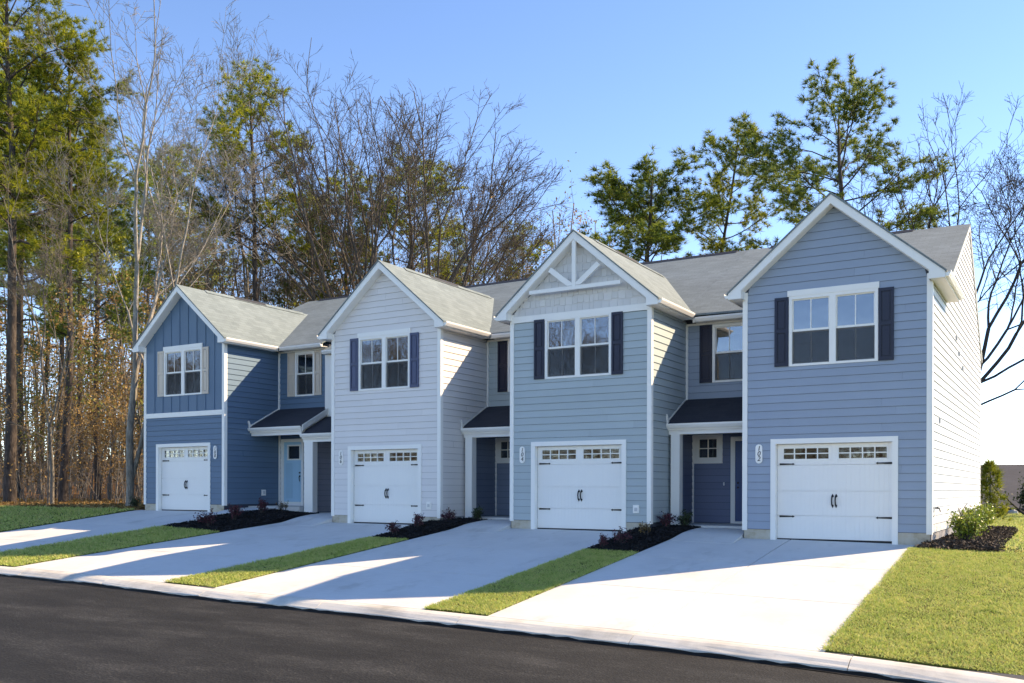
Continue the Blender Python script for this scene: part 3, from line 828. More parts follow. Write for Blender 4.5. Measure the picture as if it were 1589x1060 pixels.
def townhouse(num, loc, style, hall_side, shut, label):
    H = empty("townhouse", loc); tag(H, label, "townhouse", "row of joined townhouses")
    sm = SIDE[num]; SH = SHEATH_L if num == 106 else SHEATH
    hx0, hx1 = (-HALL, 0.0) if hall_side < 0 else (W, W + HALL)
    front = lambda s, n, z: (s, -n, z)
    wx0, wx1, wz0, wz1 = 1.035, 2.941, 3.93, 5.505
    holes_core = [(wx0 + .02, wx1 - .02, wz0 + .02, wz1 - .02), (0.70, 3.27, -.2, 2.22)]
    # --- front wall
    mb = MB(); panel_with_holes(mb, 0, W, -.25, 5.67, 0.0, 0.09, holes_core)
    mb.prism([(0, 5.67), (W, 5.67), (W, 5.71), (W / 2, 7.41), (0, 5.71)], 0.0, 0.09, 'y')
    fw = mb.build("front_wall", SH, H)
    Lw = lambda z: 0.09 if z < 5.66 else max(0.0, W / 2 - (7.40 - z) / GS)
    Rw = lambda z: W - 0.09 if z < 5.66 else min(W, W / 2 + (7.40 - z) / GS)
    Lg = lambda z: max(0.02, Lw(z)) if z >= 5.66 else 0.09
    door_h = (0.628, 3.348, 0.0, 2.297)
    win_h = (wx0, wx1, wz0, wz1)
    if style == 'lap':
        siding(fw, front, sm, 0.235, 7.36, Lw, Rw, [door_h, win_h, (1.003, 2.961, 5.50, 5.632)])
    elif style == 'shake':
        siding(fw, front, sm, 0.235, 5.465, lambda z: .09, lambda z: W - .09, [door_h, win_h])
        bb = box("band_board", WHITE, H, 0.0, W, -.040, .0, 5.467, 5.632)
        # staggered shakes, each its own piece
        z = 5.634; row = 0
        while z < 7.36:
            zt = min(z + 0.205, 7.38); x = Lw(z) - random.uniform(0, .15)
            while x < Rw(z):
                w = random.choice((.12, .15, .17, .2, .23)); a, b = x, x + w - .006; x += w
                lo, hi = Lw(z), Rw(z); l1, h1 = Lw(zt), Rw(zt)
                a0, b0 = max(a, lo), min(b, hi); a1, b1 = max(a, l1), min(b, h1)
                if b0 - a0 < .012: continue
                if b1 < a1: a1 = b1 = min(max((l1 + h1) / 2, a0), b0)
                dz = random.choice((0, 0, .022, .03)) if row else 0.0; t = random.uniform(.018, .024)
                m = MB(); P = [(a0, -t, z - dz), (b0, -t, z - dz), (b1, -.005, zt), (a1, -.005, zt), (a0, 0, z - dz), (b0, 0, z - dz), (b1, 0, zt), (a1, 0, zt)]
                m.v += P; m.f += [(0, 1, 2, 3), (0, 4, 5, 1), (1, 5, 6, 2), (2, 6, 7, 3), (3, 7, 4, 0)]; m.m += [0] * 5
                m.build("shake", SHAKE, fw)
            z = zt; row += 1
        MB().prism([(.09, 5.634), (W - .09, 5.634), (W - .09, 5.74), (W / 2, 7.40), (.09, 5.74)], -.0045, -.0005, 'y').build("gable_panel", SHAKE, fw)
        # timber truss in the gable
        yt0, yt1 = -.275, -.215
        tr = MB().box(0.70, W - 0.70, yt0, yt1, 6.130, 6.225).build("gable_truss", WHITE, H)
        box("king_post", WHITE, tr, W/2 - .053, W/2 + .053, yt0 + .004, yt1 - .003, 6.226, 7.45)
        for s in (-1, 1):
            MB().prism([(W/2 + s*.055, 6.235), (W/2 + s*.19, 6.235), (W/2 + s*.735, 6.665), (W/2 + s*.655, 6.765), (W/2 + s*.055, 6.305)], yt0 + .005, yt1 - .004, 'y').build("strut", WHITE, tr)
    else:                                                   # board and batten above, lap below
        siding(fw, front, sm, 0.235, 3.203, lambda z: .09, lambda z: W - .09, [door_h])
        box("band_board", WHITE, H, 0.0, W, -.042, .0, 3.205, 3.365)
        bx = [0.094 + 0.428 * i for i in range(9)] + [W - .09]
        for i in range(9):
            a, b = bx[i], bx[i + 1]; wm = (wx0 + wx1) / 2
            for (s0, s1, q0, q1) in ((a, b, 3.367, 7.36),):
                segs = []
                if b <= wx0 or a >= wx1: segs = [(a, b, 3.367, None)]
                else:
                    segs = [(a, b, 3.367, wz0), (a, b, 5.637, None)]
                    if a < wx0: segs.append((a, wx0, wz0, 5.637))
                    if b > wx1: segs.append((wx1, b, wz0, 5.637))
                m = MB()
                for (c, d, e, f) in segs:
                    if f is None:
                        poly = [(c, e), (d, e), (d, wall_apex(d))]
                        if c < W / 2 < d: poly.append((W / 2, wall_apex(W / 2)))
                        poly.append((c, wall_apex(c)))
                        m.prism(poly, -.010, 0.0, 'y')
                    else: m.box(c, d, -.010, 0.0, e, f)
                    if len(segs) == 2: m.build("wall_panel", sm, fw); m = MB()
                if m.v: m.build("wall_panel", sm, fw)
        for x in bx[1:-1]:
            m = MB()
            for (e, f) in ([(3.367, wall_apex(x))] if not (wx0 < x < wx1) else [(3.367, wz0), (5.637, wall_apex(x))]):
                m.box(x - .022, x + .022, -.030, -.010, e, f)
            m.build("batten", sm, fw)
    # --- foundation
    f = MB(); f.box(.012, .626, -.004, .20, -.3, .230); f.box(3.35, W - .012, -.004, .20, -.3, .230); f.box(W - .2, W - .006, .2, HY if num != 102 else DEPTH, -.3, .230); f.box(.012, .2, .2, DEPTH, -.3, .23)
    f.build("foundation", FOUND, H)
    # --- corner boards
    zt = 5.66
    box("corner_board", WHITE, H, -.026, .088, -.030, .085, .205, 5.528)
    for s_ in (0, 1):
        xa, xb = (0.0, .089) if s_ == 0 else (W - .089, W)
        box("corner_board", WHITE, H, xa, xb, -.029, -.001, 5.529, 5.70 if s_ == 0 else 5.70)
    box("corner_board", WHITE, H, W - .088, W + .028, -.030, .095, .205, 5.528)
    # --- window, shutters, garage, plaque
    hd = (1.003, 2.961, 5.5055, 5.636) if style != 'shake' else None
    sash_window(H, wx0, wx1, wz0, wz1, 0.0, 2, hd, "white double window with dark panes over the garage", blind=(num == 102))
    shutter(H, 0.716, 1.026, 3.94, 5.50, 0.0, shut); shutter(H, 2.95, 3.258, 3.93, 5.49, 0.0, shut)
    garage(H, WHITE)
    plaque(H, num, 0.285 if num != 108 else 3.515)
    # --- side wall on the right (x = W)
    right = lambda s, n, z: (W + n, s, z)
    mb = MB(); d = DEPTH if num == 102 else 3.0
    mb.box(W - .09, W, .091, d, -.25, 5.60)
    if num == 102:
        mb.prism([(2.2, 5.6), (DEPTH, 5.6), (RY, RZ - .08)], W - .09, W, 'x')
        sw = mb.build("side_wall", SHEATH_L, H)
        L2 = lambda z: 0.096 if z < 5.53 else max(2.55, RY - (RZ - .07 - z) / MS)
        R2 = lambda z: DEPTH - .03 if z < 5.6 else min(DEPTH - .03, RY + (RZ - .07 - z) / 0.75)
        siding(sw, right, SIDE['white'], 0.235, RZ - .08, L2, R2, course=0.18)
    else:
        sw = mb.build("side_wall", SH, H)
        siding(sw, right, sm, 0.235, 5.54, lambda z: .096, lambda z: HY + .02, joint_p=0.15)
    box("side_wall", SHEATH, H, 0.0, .09, .091, DEPTH if num == 108 else 3.0, -.25, 5.60)
    box("rear_wall", SHEATH, H, min(0, hx0) + .01, max(W, hx1) - .01, DEPTH - .1, DEPTH, -.25, 5.5)
    # --- gable roof
    t = 0.045
    def slope(s, x_in, x_out, y0, y1, nm="roof"):
        """s=-1 left, +1 right; x offsets are distances from the ridge"""
        zz = lambda dd: APZ - GS * dd
        c = W / 2
        MB().prism([(c + s * x_in, zz(x_in)), (c + s * x_out, zz(x_out)), (c + s * x_out, zz(x_out) - t), (c + s * x_in, zz(x_in) - t)], y0, y1, 'y').build(nm, ROOF_G, H)
    stubR = 2.62 if num == 102 else 3.0
    stubL = 3.0 if hall_side < 0 else 2.62
    slope(-1, 0.0, W / 2, -OY - .022, 6.15); slope(1, 0.0, W / 2, -OY - .022, 6.15)
    slope(-1, W / 2 + .0005, W / 2 + OX + .03, -OY - .022, stubL); slope(1, W / 2 + .0005, W / 2 + OX + .03, -OY - .022, stubR)
    MB().prism([(W/2 - .13, APZ - .085), (W/2, APZ + .03), (W/2 + .13, APZ - .085), (W/2, APZ + .012)], 0.9, 5.7, 'y').build("ridge_cap", ROOF_G, H)
    MB().prism([(W/2 - .11, APZ - .065), (W/2, APZ + .05), (W/2 + .11, APZ - .065), (W/2, APZ + .02)], 2.2, 3.7, 'y').build("ridge_vent", VENT, H)
    # rake boards with boxed returns, soffits and eaves
    vh = 0.245; zb = 5.530
    for s in (-1, 1):
        c = W / 2; X = lambda dd: c + s * dd
        top = lambda dd: APZ - t - .002 - GS * dd
        xe = c + OX
        inn = W / 2 - .012
        MB().prism([(X(0), top(0)), (X(xe), top(xe)), (X(xe), zb), (X(inn), zb), (X(inn), APZ - vh - GS * inn), (X(0), APZ - vh)], -OY, -OY + .035, 'y').build("rake_board", WHITE, H)
        box("return_cheek", WHITE, H, *sorted((X(inn - .002), X(inn - .016))), -OY + .036, -.031, zb + .001, APZ - vh - GS * inn + .03)
        MB().prism([(X(.0), APZ - vh - .010), (X(inn), APZ - vh - .010 - GS * inn), (X(inn), APZ - vh + .035 - GS * inn), (X(.0), APZ - vh + .035)], -OY + .036, .0 - .001, 'y').build("rake_soffit", WHITE, H)
        stub = 2.60 if (s > 0 and num == 102) or (s < 0 and hall_side > 0) else 2.13
        MB().box(*sorted((X(W/2 + .002), X(xe - .022))), -OY + .036, stub, zb, zb + .018).build("eave_soffit", WHITE, H, fix=False)
        MB().box(*sorted((X(xe - .020), X(xe))), -OY + .036, stub, zb - .012, EZ - t - .01).build("eave_fascia", WHITE, H, fix=False)
        if stub > 2.5: MB().box(*sorted((X(W/2 + .002), X(xe - .001))), stub, stub + .02, zb - .004, EZ - t).build("eave_end", WHITE, H, fix=False)
        gutter(H, 'y', -OY + .02, stub - (.0 if stub > 2.5 else .10), X(xe) + s * .001, EZ - .035, s)
    # --- hall bay: wall, window, eave
    hc = hx0 + (HALL / 2)
    ww = 0.89
    hwx = (-1.588, -0.698) if hall_side < 0 else (4.79, 5.68)
    hm = lambda s, n, z: (s, HY - n, z)
    hw = MB(); panel_with_holes(hw, hx0, hx1, 2.6, 5.66, HY, HY + .09, [(hwx[0] + .02, hwx[1] - .02, 3.98, 5.47)])
    hall = hw.build("hall_wall", SH, H)
    siding(hall, hm, sm, 3.35, 5.498, lambda z: hx0 + .05, lambda z: hx1 - .02, [(hwx[0], hwx[1], 3.96, 5.49)], joint_p=0.1)
    sash_window(H, hwx[0], hwx[1], 3.96, 5.49, HY, 1, None, "single white sash window above the porch roof")
    shutter(H, hwx[0] - .345, hwx[0] - .008, 3.965, 5.485, HY, shut if num != 106 else NAVY)
    shutter(H, hwx[1] + .008, hwx[1] + .335, 3.965, 5.485, HY, shut if num != 106 else NAVY)
    box("frieze_board", WHITE, H, hx0 + .03, hx1 - .03, HY - .034, HY - .001, 5.500, 5.555)
    ic = hx0 if hall_side < 0 else W
    box("corner_board", WHITE, H, ic + .022, ic + .075, HY - .055, HY - .0005, 3.5, 5.499)
    if num == 106: box("corner_board", WHITE, H, hx0 - .03, hx0 + .26, HY - .20, HY - .06, 3.2, 5.53)
    e0, e1 = (hx0 + OX + .0, -OX) if hall_side < 0 else (W + OX, W + HALL - .02)
    if num == 106: e0 = hx0 - .02
    zroof = lambda y: RZ - MS * (RY - y)
    box("hall_soffit", WHITE, H, e0 + .02, e1 - .02, 2.165, HY - .036, 5.5565, 5.572)
    box("hall_fascia", WHITE, H, e0 + .015, e1 - .015, 2.142, 2.164, 5.535, zroof(2.15) - .05)
    gutter(H, 'x', e0 + (.115 if num != 106 else 0), e1 - (.115 if hall_side < 0 else 0), 2.1415, 5.655, -1)
    # --- main roof
    m0, m1 = (hx0, W) if hall_side < 0 else (0.0, hx1)
    if num == 102: m1 = W + .05
    if num == 108: m0 = -.06
    tt = .05; yr = 12.55
    ym = 2.08
    drop = {102: .088, 104: .026, 106: 0.0, 108: 0.0}[num]     # the ridge climbs gently to the next house
    def sheared(mb):
        mb.v = [(x, y, z + drop * min(1.0, max(0.0, (W - x) / (W - m0)))) for x, y, z in mb.v]; return mb
    sheared(MB().prism([(ym, zroof(ym)), (RY, RZ), (RY, RZ - tt), (ym, zroof(ym) - tt)], m0, m1, 'x')).build("main_roof", ROOF_M, H)
    sheared(MB().prism([(RY + .001, RZ), (yr, RZ - .75 * (yr - RY)), (yr, RZ - .75 * (yr - RY) - tt), (RY + .001, RZ - tt)], m0, m1, 'x')).build("main_roof", ROOF_M, H)
    sheared(MB().prism([(RY - .16, RZ - .07), (RY, RZ + .04), (RY + .16, RZ - .1), (RY, RZ + .02)], m0 + .7, m1 - (1.5 if num == 102 else .4), 'x')).build("ridge_vent", VENT, H)
    if num == 102:
        k = .12
        CREAM = WHITE
        MB().prism([(2.64, zroof(2.64) - tt), (RY, RZ - tt), (RY, RZ - tt - k), (2.64, zroof(2.64) - tt - k)], W + .021, W + .045, 'x').build("rake_trim", CREAM, H)
        MB().prism([(RY + .001, RZ - tt), (yr, RZ - .75*(yr - RY) - tt), (yr, RZ - .75*(yr - RY) - tt - k), (RY + .001, RZ - tt - k)], W + .021, W + .045, 'x').build("rake_trim", CREAM, H)
        box("corner_board", WHITE, H, W - .08, W + .026, DEPTH - .028, DEPTH + .03, .205, 5.5)
        # vents and tap on the white wall
        for (y, z, s) in ((4.6, 4.93, .10), (5.3, 4.62, .10), (6.2, 4.35, .12)): MB().box(W + .006, W + .06, y, y + s, z, z + .11).build("wall_vent", PLASTIC, H)
        MB().box(W + .006, W + .05, 1.2, 1.28, 2.62, 2.74).build("wall_vent", PLASTIC, H)
        tp = MB().box(W + .004, W + .03, .34, .42, .56, .86).build("tap_plate", WHITE, H)
        MB().tube([(W + .03, .38, .76), (W + .12, .38, .75), (W + .14, .38, .68)], [.016] * 3, 8).build("tap", BRASS, tp)
        MB().tube([(W + .09, .33, .78), (W + .09, .43, .78)], [.012] * 2, 6).build("tap_handle", BRASS, tp)
    # --- outlet box low on the front wall
    ox, oy = (3.545, 0.0)
    if num in (104, 106):
        b = box("outlet_box", WHITE, H, 3.545, 3.70, -.045, -.006, .468, .668); box("outlet_cover", PLASTIC, b, 3.590, 3.655, -.062, -.046, .515, .605)
    if num == 108:
        b = box("outlet_box", WHITE, H, W + .008, W + .045, 1.62, 1.80, .53, .73); box("outlet_cover", PLASTIC, b, W + .046, W + .06, 1.67, 1.76, .58, .69)
    # --- porch
    PY = 1.08; PZT = 3.545; PZ = 2.845                       # eave line, top at the wall, eave top
    px0, px1 = hx0 + .012, hx1 - .012
    if hall_side > 0: px1 = hx1 + .10
    pr = MB().prism([(PY - .03, PZ - .015), (HY - .026, PZT), (HY - .026, PZT - .05), (PY - .03, PZ - .065)], px0 + .02, px1, 'x').build("porch_roof", ROOF_P, H)
    box("porch_fascia", WHITE, pr, px0 + .022, px1 - .003, PY - .004, PY + .03, 2.645, PZ - .055)
    gutter(pr, 'x', px0 + .024, px1 - .004, PY - .005, PZ - .035, -1)
    box("porch_beam", WHITE, pr, px0 + .024, px1 - .03, PY + .06, PY + .26, 2.545, 2.644)
    MB().box(px0 + .023, px1 - .02, PY + .031, 2.9, 2.646, 2.665).build("porch_ceiling", WHITE, pr)
    wxs = hx0 + .0125 if hall_side < 0 else W + .0125
    MB().prism([(PY - .06, PZ + .03), (HY - .03, PZT + .045), (HY - .03, PZT + .002), (PY - .06, PZ - .02)], wxs + .011, wxs + .028, 'x').build("wall_flashing", WHITE, pr)
    MB().prism([(PY - .10, PZ + .20), (PY - .06, PZ + .21), (PY + .05, PZ + .0), (PY - .02, PZ - .10)], wxs + .012, wxs + .05, 'x').build("kickout_flashing", WHITE, pr)
    if hall_side > 0:
        MB().prism([(PY - .03, PZ + .0), (HY - .03, PZT + .015), (HY - .03, PZT - .20), (PY - .03, PZ - .19)], px1 + .001, px1 + .032, 'x').build("porch_rake", WHITE, pr)
    by = 2.90 if hall_side < 0 else HY + .02
    slab_z = .245 if hall_side < 0 else .18
    box("porch_floor", CONC, H, px0 - .005, px1 + (.0 if hall_side < 0 else -.1), PY - .04, by + .1, -.2, slab_z)
    if hall_side < 0:
        wid = .235 if num != 106 else .37
        post = box("porch_post", WHITE, H, hx0 + .10, hx0 + .10 + wid, PY + .045, PY + .275, slab_z + .001, 2.544)
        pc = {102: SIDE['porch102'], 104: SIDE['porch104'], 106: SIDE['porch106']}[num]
        # recess: side wall in this house's colour with its shade painted in, back wall with window and door
        s2 = MB().box(hx0 + .026, hx0 + .034, PY + .2, by, slab_z + .001, 2.645).build("recess_wall", SHEATH, H)
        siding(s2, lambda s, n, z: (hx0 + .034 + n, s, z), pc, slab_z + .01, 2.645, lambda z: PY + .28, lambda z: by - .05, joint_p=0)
        dx0 = -1.23
        wx = (-2.255, -1.455, 1.845, 2.645)
        bw = MB(); panel_with_holes(bw, hx0, 0.0, slab_z, 2.66, by, by + .08, [(-2.1, -1.615, 2.005, 2.495)])
        bwall = bw.build("porch_wall", SHEATH, H)
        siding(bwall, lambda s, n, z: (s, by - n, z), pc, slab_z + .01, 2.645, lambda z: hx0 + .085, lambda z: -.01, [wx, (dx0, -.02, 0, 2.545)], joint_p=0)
        box("corner_board", WHITE, H, hx0 + .036, hx0 + .085, by - .05, by - .0005, slab_z + .002, 2.644)
        fr = MB(); panel_with_holes(fr, wx[0], wx[1], wx[2], wx[3], by - .034, by - .0, [(-2.1, -1.615, 2.005, 2.495)])
        wn_ = fr.build("small_window", WHITE, H); wn_["label"] = "small four-pane window with a wide white surround beside the front door"
        for i in range(2):
            for j in range(2):
                a = -2.1 + .2425 * i; c = 2.005 + .245 * j
                box("pane", GLASS, wn_, a, a + .2425, by + .004, by + .008, c, c + .245)
        box("muntin", WHITE, wn_, -2.1, -1.615, by - .016, by - .001, 2.237, 2.263); box("muntin", WHITE, wn_, -1.872, -1.844, by - .0155, by - .0005, 2.005, 2.495)
        box("room", INTERIOR, wn_, -2.2, -1.5, by + .5, by + .52, 1.9, 2.6)
        dr0, dr1 = dx0 + .12, -.14
        cs = MB(); cs.box(dx0, dr0, by - .04, by - .0, slab_z + .002, 2.545); cs.box(dr1, -.03, by - .04, by, slab_z + .002, 2.545); cs.box(dr0, dr1, by - .04, by, 2.43, 2.545); cs.box(dr0, dr1, by - .06, by, slab_z + .002, slab_z + .06)
        cs.build("door_casing", WHITE, H)
        dm = NDOOR; glx = (dr0 + .24, dr1 - .2); gly = (1.80, 2.30); kx = dr0 + .08
    else:
        bw = MB().box(W + .02, W + HALL, by, by + .08, slab_z, 2.66)
        bwall = bw.build("porch_wall", SHEATH, H)
        dx0, dx1 = 4.115, 5.185
        siding(bwall, lambda s, n, z: (s, by - n, z), sm, slab_z + .01, 2.645, lambda z: W + .07, lambda z: W + HALL - .02, [(dx0, dx1, 0, 2.5)], joint_p=0)
        box("corner_board", WHITE, H, W + .024, W + .085, by - .055, by - .0005, slab_z + .002, 2.644)
        dr0, dr1 = dx0 + .14, dx1 - .105
        cs = MB(); cs.box(dx0, dr0, by - .045, by, slab_z + .002, 2.5); cs.box(dr1, dx1, by - .045, by, slab_z + .002, 2.5); cs.box(dr0, dr1, by - .045, by, 2.39, 2.5); cs.box(dr0, dr1, by - .07, by, slab_z + .002, slab_z + .13)
        cs.build("door_casing", WHITE, H)
        dm = LDOOR; glx = (4.47, 5.00); gly = (1.80, 2.25); kx = dr1 - .07
    dz0 = slab_z + .06 if hall_side < 0 else slab_z + .132
    dl = MB(); dtop = 2.43 if hall_side < 0 else 2.39
    panel_with_holes(dl, dr0 + .003, dr1 - .003, dz0, dtop - .003, by - .028, by + .012, [(glx[0], glx[1], gly[0], gly[1])])
    dleaf = dl.build("front_door", dm, H)
    dleaf["label"] = "light blue front door with a square pane" if hall_side > 0 else "navy blue front door with a square pane"
    fr = MB(); panel_with_holes(fr, glx[0] - .045, glx[1] + .045, gly[0] - .045, gly[1] + .045, by - .045, by - .029, [(glx[0] + .005, glx[1] - .005, gly[0] + .005, gly[1] - .005)]); fr.build("pane_frame", WHITE, dleaf)
    box("pane", GLASS, dleaf, glx[0], glx[1], by - .01, by - .006, gly[0], gly[1])
    # raised plank panels on the leaf
    dxm = (dr0 + dr1) / 2
    for a, b in ((dr0 + .1, dxm - .008), (dxm + .008, dr1 - .1)): box("door_panel", dm, dleaf, a, b, by - .036, by - .0285, dz0 + .12, gly[0] - .14)
    for zc in (1.32, 1.20):
        MB().tube([(kx, by - .028, zc), (kx, by - .06, zc), (kx, by - .065, zc)], [.028, .026, .012], 10).build("door_knob", BRASS, dleaf)
    if hall_side > 0: MB().tube([(kx, by - .05, 1.22), (kx, by - .075, 1.15), (kx, by - .05, 1.02)], [.012] * 3, 8).build("door_knob", BRASS, dleaf)
    else: box("door_bell", WHITE, H, dx0 - .20, dx0 - .165, by - .04, by - .02, 1.25, 1.34)
    return H

townhouse(102, (0, 0, 0), 'lap', -1, NAVY, "slate blue townhouse numbered 102 with white side wall, at the right end of the row")
townhouse(104, (-6.3165, .016, .088), 'shake', -1, NAVY, "steel blue townhouse numbered 104 with white gable truss and grey shakes")
townhouse(106, (-12.66, .056, .114), 'lap', -1, SLATEBL, "pale lavender grey townhouse numbered 106 with slate blue shutters")
townhouse(108, (-21.338, .041, .374), 'batten', 1, BEIGE, "deep blue townhouse numbered 108 with beige shutters, at the left end of the row")

# ------------------------------------------------------------------ vegetation
def rvec(k=1.0): return (random.gauss(0, k), random.gauss(0, k), random.gauss(0, k))
def norm(v):
    l = math.sqrt(v[0]**2 + v[1]**2 + v[2]**2) or 1.0
    return (v[0]/l, v[1]/l, v[2]/l)
def side_dir(d, ang, az):
    """a direction at angle ang from d, rotated az about it"""
    ax = (0.0, 0.0, 1.0) if abs(d[2]) < 0.9 else (1.0, 0.0, 0.0)
    u = norm((d[1]*ax[2]-d[2]*ax[1], d[2]*ax[0]-d[0]*ax[2], d[0]*ax[1]-d[1]*ax[0]))
    w = (d[1]*u[2]-d[2]*u[1], d[2]*u[0]-d[0]*u[2], d[0]*u[1]-d[1]*u[0])
    c, s = math.cos(ang), math.sin(ang); ca, sa = math.cos(az), math.sin(az)
    return norm(tuple(d[i]*c + (u[i]*ca + w[i]*sa)*s for i in range(3)))
def polyline(p, d, L, n, wander, up, r0, r1):
    pts = [p]; rad = [r0]; st = L / n
    for i in range(n):
        d = norm((d[0] + random.gauss(0, wander), d[1] + random.gauss(0, wander), d[2] + random.gauss(0, wander) + up))
        p = (p[0] + d[0]*st, p[1] + d[1]*st, p[2] + d[2]*st); pts.append(p); rad.append(r0 + (r1 - r0) * (i + 1) / n)
    return pts, rad, d
def at_t(pts, rad, t):
    n = len(pts) - 1; f = min(t * n, n - 1e-6); i = int(f); f -= i
    a, b = pts[i], pts[i+1]
    return tuple(a[k] + (b[k] - a[k]) * f for k in range(3)), rad[i] + (rad[i+1] - rad[i]) * f, norm(tuple(b[k] - a[k] for k in range(3)))

def bare_branch(mb, p, d, L, r, lvl, cfg, tips):
    n = max(3, min(9, int(L / (0.35 + 0.25 * (cfg['max'] - lvl)))))
    pts, rad, _ = polyline(p, d, L, n, cfg['wander'][min(lvl, len(cfg['wander']) - 1)], cfg['up'][min(lvl, len(cfg['up']) - 1)], r, max(cfg['rmin'], r * (cfg['taper'] if lvl else cfg['taper'] * .5)))
    mb.tube(pts, rad, 8 if lvl == 0 else (6 if lvl == 1 else (4 if lvl == 2 else 3)), cap=False)
    if lvl >= cfg['max']: tips.append((pts[-1], pts[len(pts)//2])); return
    nb = cfg['n'][lvl]; nb = max(2, int(nb * random.uniform(0.75, 1.25)))
    t0 = cfg['t0'][min(lvl, len(cfg['t0']) - 1)]; az = random.random() * 6.28
    for i in range(nb):
        t = t0 + (0.99 - t0) * (i + random.random() * 0.8) / nb
        q, rr, dd = at_t(pts, rad, t); az += 2.4 + random.uniform(-.4, .4)
        ang = cfg['ang'][min(lvl, len(cfg['ang']) - 1)] * random.uniform(0.6, 1.25)
        ln = L * cfg['len'][min(lvl, len(cfg['len']) - 1)] * ((0.85 + 0.2 * t) if cfg.get('tip') else (1.15 - 0.55 * t)) * random.uniform(0.7, 1.2)
        bare_branch(mb, q, side_dir(dd, ang, az), ln, min(rr * 0.68, r * 0.46), lvl + 1, cfg, tips)

def bare_tree_mesh(name, stems, cfg, bark):
    """stems: list of (base point, direction, length, radius)"""
    mb = MB(); tips = []
    for p, d, L, r in stems: bare_branch(mb, p, norm(d), L, r, 0, cfg, tips)
    me = mb.mesh(name, bark, smooth=True, fix=False); return me, tips

def fork(mb, p, d, L, r, depth, c):
    """a limb that forks again and again, with thin side twigs on the outer limbs"""
    n = 5 if L > 3 else (4 if L > 1.2 else 3)
    re = max(c['rmin'], r * .80)
    pts, rad, dd = polyline(p, d, L, n, c['wander'], c['up'], r, re)
    mb.tube(pts, rad, 8 if r > .09 else (6 if r > .045 else (4 if r > .02 else 3)), cap=False)
    if depth <= c['twig']:
        for i in range(random.randint(*c['ntw'])):
            q, rr, d2 = at_t(pts, rad, random.uniform(.25, .98))
            tl = random.uniform(.45, 1.0) * c['tl'] * (.6 + .12 * depth)
            tp, tr, td = polyline(q, side_dir(d2, R(random.uniform(28, 55)), random.random() * 6.28), tl, 3, .13, .04, max(c['rmin'], min(rr * .5, .016)), c['rmin'] * .8)
            mb.tube(tp, tr, 3, cap=False)
            for j in range(random.randint(1, 3)):
                q2, r3, d3 = at_t(tp, tr, random.uniform(.3, .95)); sp, sr, _ = polyline(q2, side_dir(d3, R(random.uniform(28, 50)), random.random() * 6.28), tl * random.uniform(.3, .6), 2, .12, .03, c['rmin'] * .95, c['rmin'] * .7); mb.tube(sp, sr, 3, cap=False)
    if depth == 0: return
    k = 2 if random.random() < .66 else 3
    az = random.random() * 6.28
    for i in range(k):
        ang = R(random.uniform(6, 17)) if i == 0 else R(random.uniform(*c['ang']))
        fork(mb, pts[-1], side_dir(dd, ang, az), L * c['decay'] * random.uniform(.8, 1.15) * (1.0 if i == 0 else .88), re * (.86 if i == 0 else random.uniform(.55, .74)), depth - 1, c)
        az += 6.283 / k + random.uniform(-.5, .5)
FORK = dict(rmin=.0085, wander=.06, up=.035, twig=4, ntw=(2, 4), tl=1.5, ang=(20, 42), decay=.80)
def fork_tree(name, stems, bark, depth, **kw):
    mb = MB(); c = dict(FORK, **kw)
    for p, d, L, r in stems: fork(mb, p, norm(d), L, r, depth, c)
    return mb.mesh(name, bark, smooth=True, fix=False)

def leaf_quads(centers, size, aspect=0.5, flat=0.0):
    c = np.asarray(centers, dtype=np.float64); n = len(c)
    a = RNG.normal(size=(n, 3)); a[:, 2] *= (1 - flat); a /= np.linalg.norm(a, axis=1)[:, None]
    b = np.cross(a, RNG.normal(size=(n, 3))); b /= np.linalg.norm(b, axis=1)[:, None]
    L = size * (0.6 + 0.8 * RNG.random(n))[:, None]; Wd = L * aspect
    return np.stack([c, c + a*L*0.5 + b*Wd*0.5, c + a*L, c + a*L*0.5 - b*Wd*0.5], 1)
def needle_tris(centers, axes, n, length, width, spread=0.8):
    c = np.repeat(np.asarray(centers), n, 0); a = np.repeat(np.asarray(axes), n, 0); m = len(c)
    d = a * 0.75 + RNG.normal(size=(m, 3)) * spread * 0.6; d /= np.linalg.norm(d, axis=1)[:, None]
    s = np.cross(d, RNG.normal(size=(m, 3))); s /= np.linalg.norm(s, axis=1)[:, None]
    L = length * (0.65 + 0.6 * RNG.random(m))[:, None]
    return np.stack([c - s * width, c + s * width, c + d * L], 1)

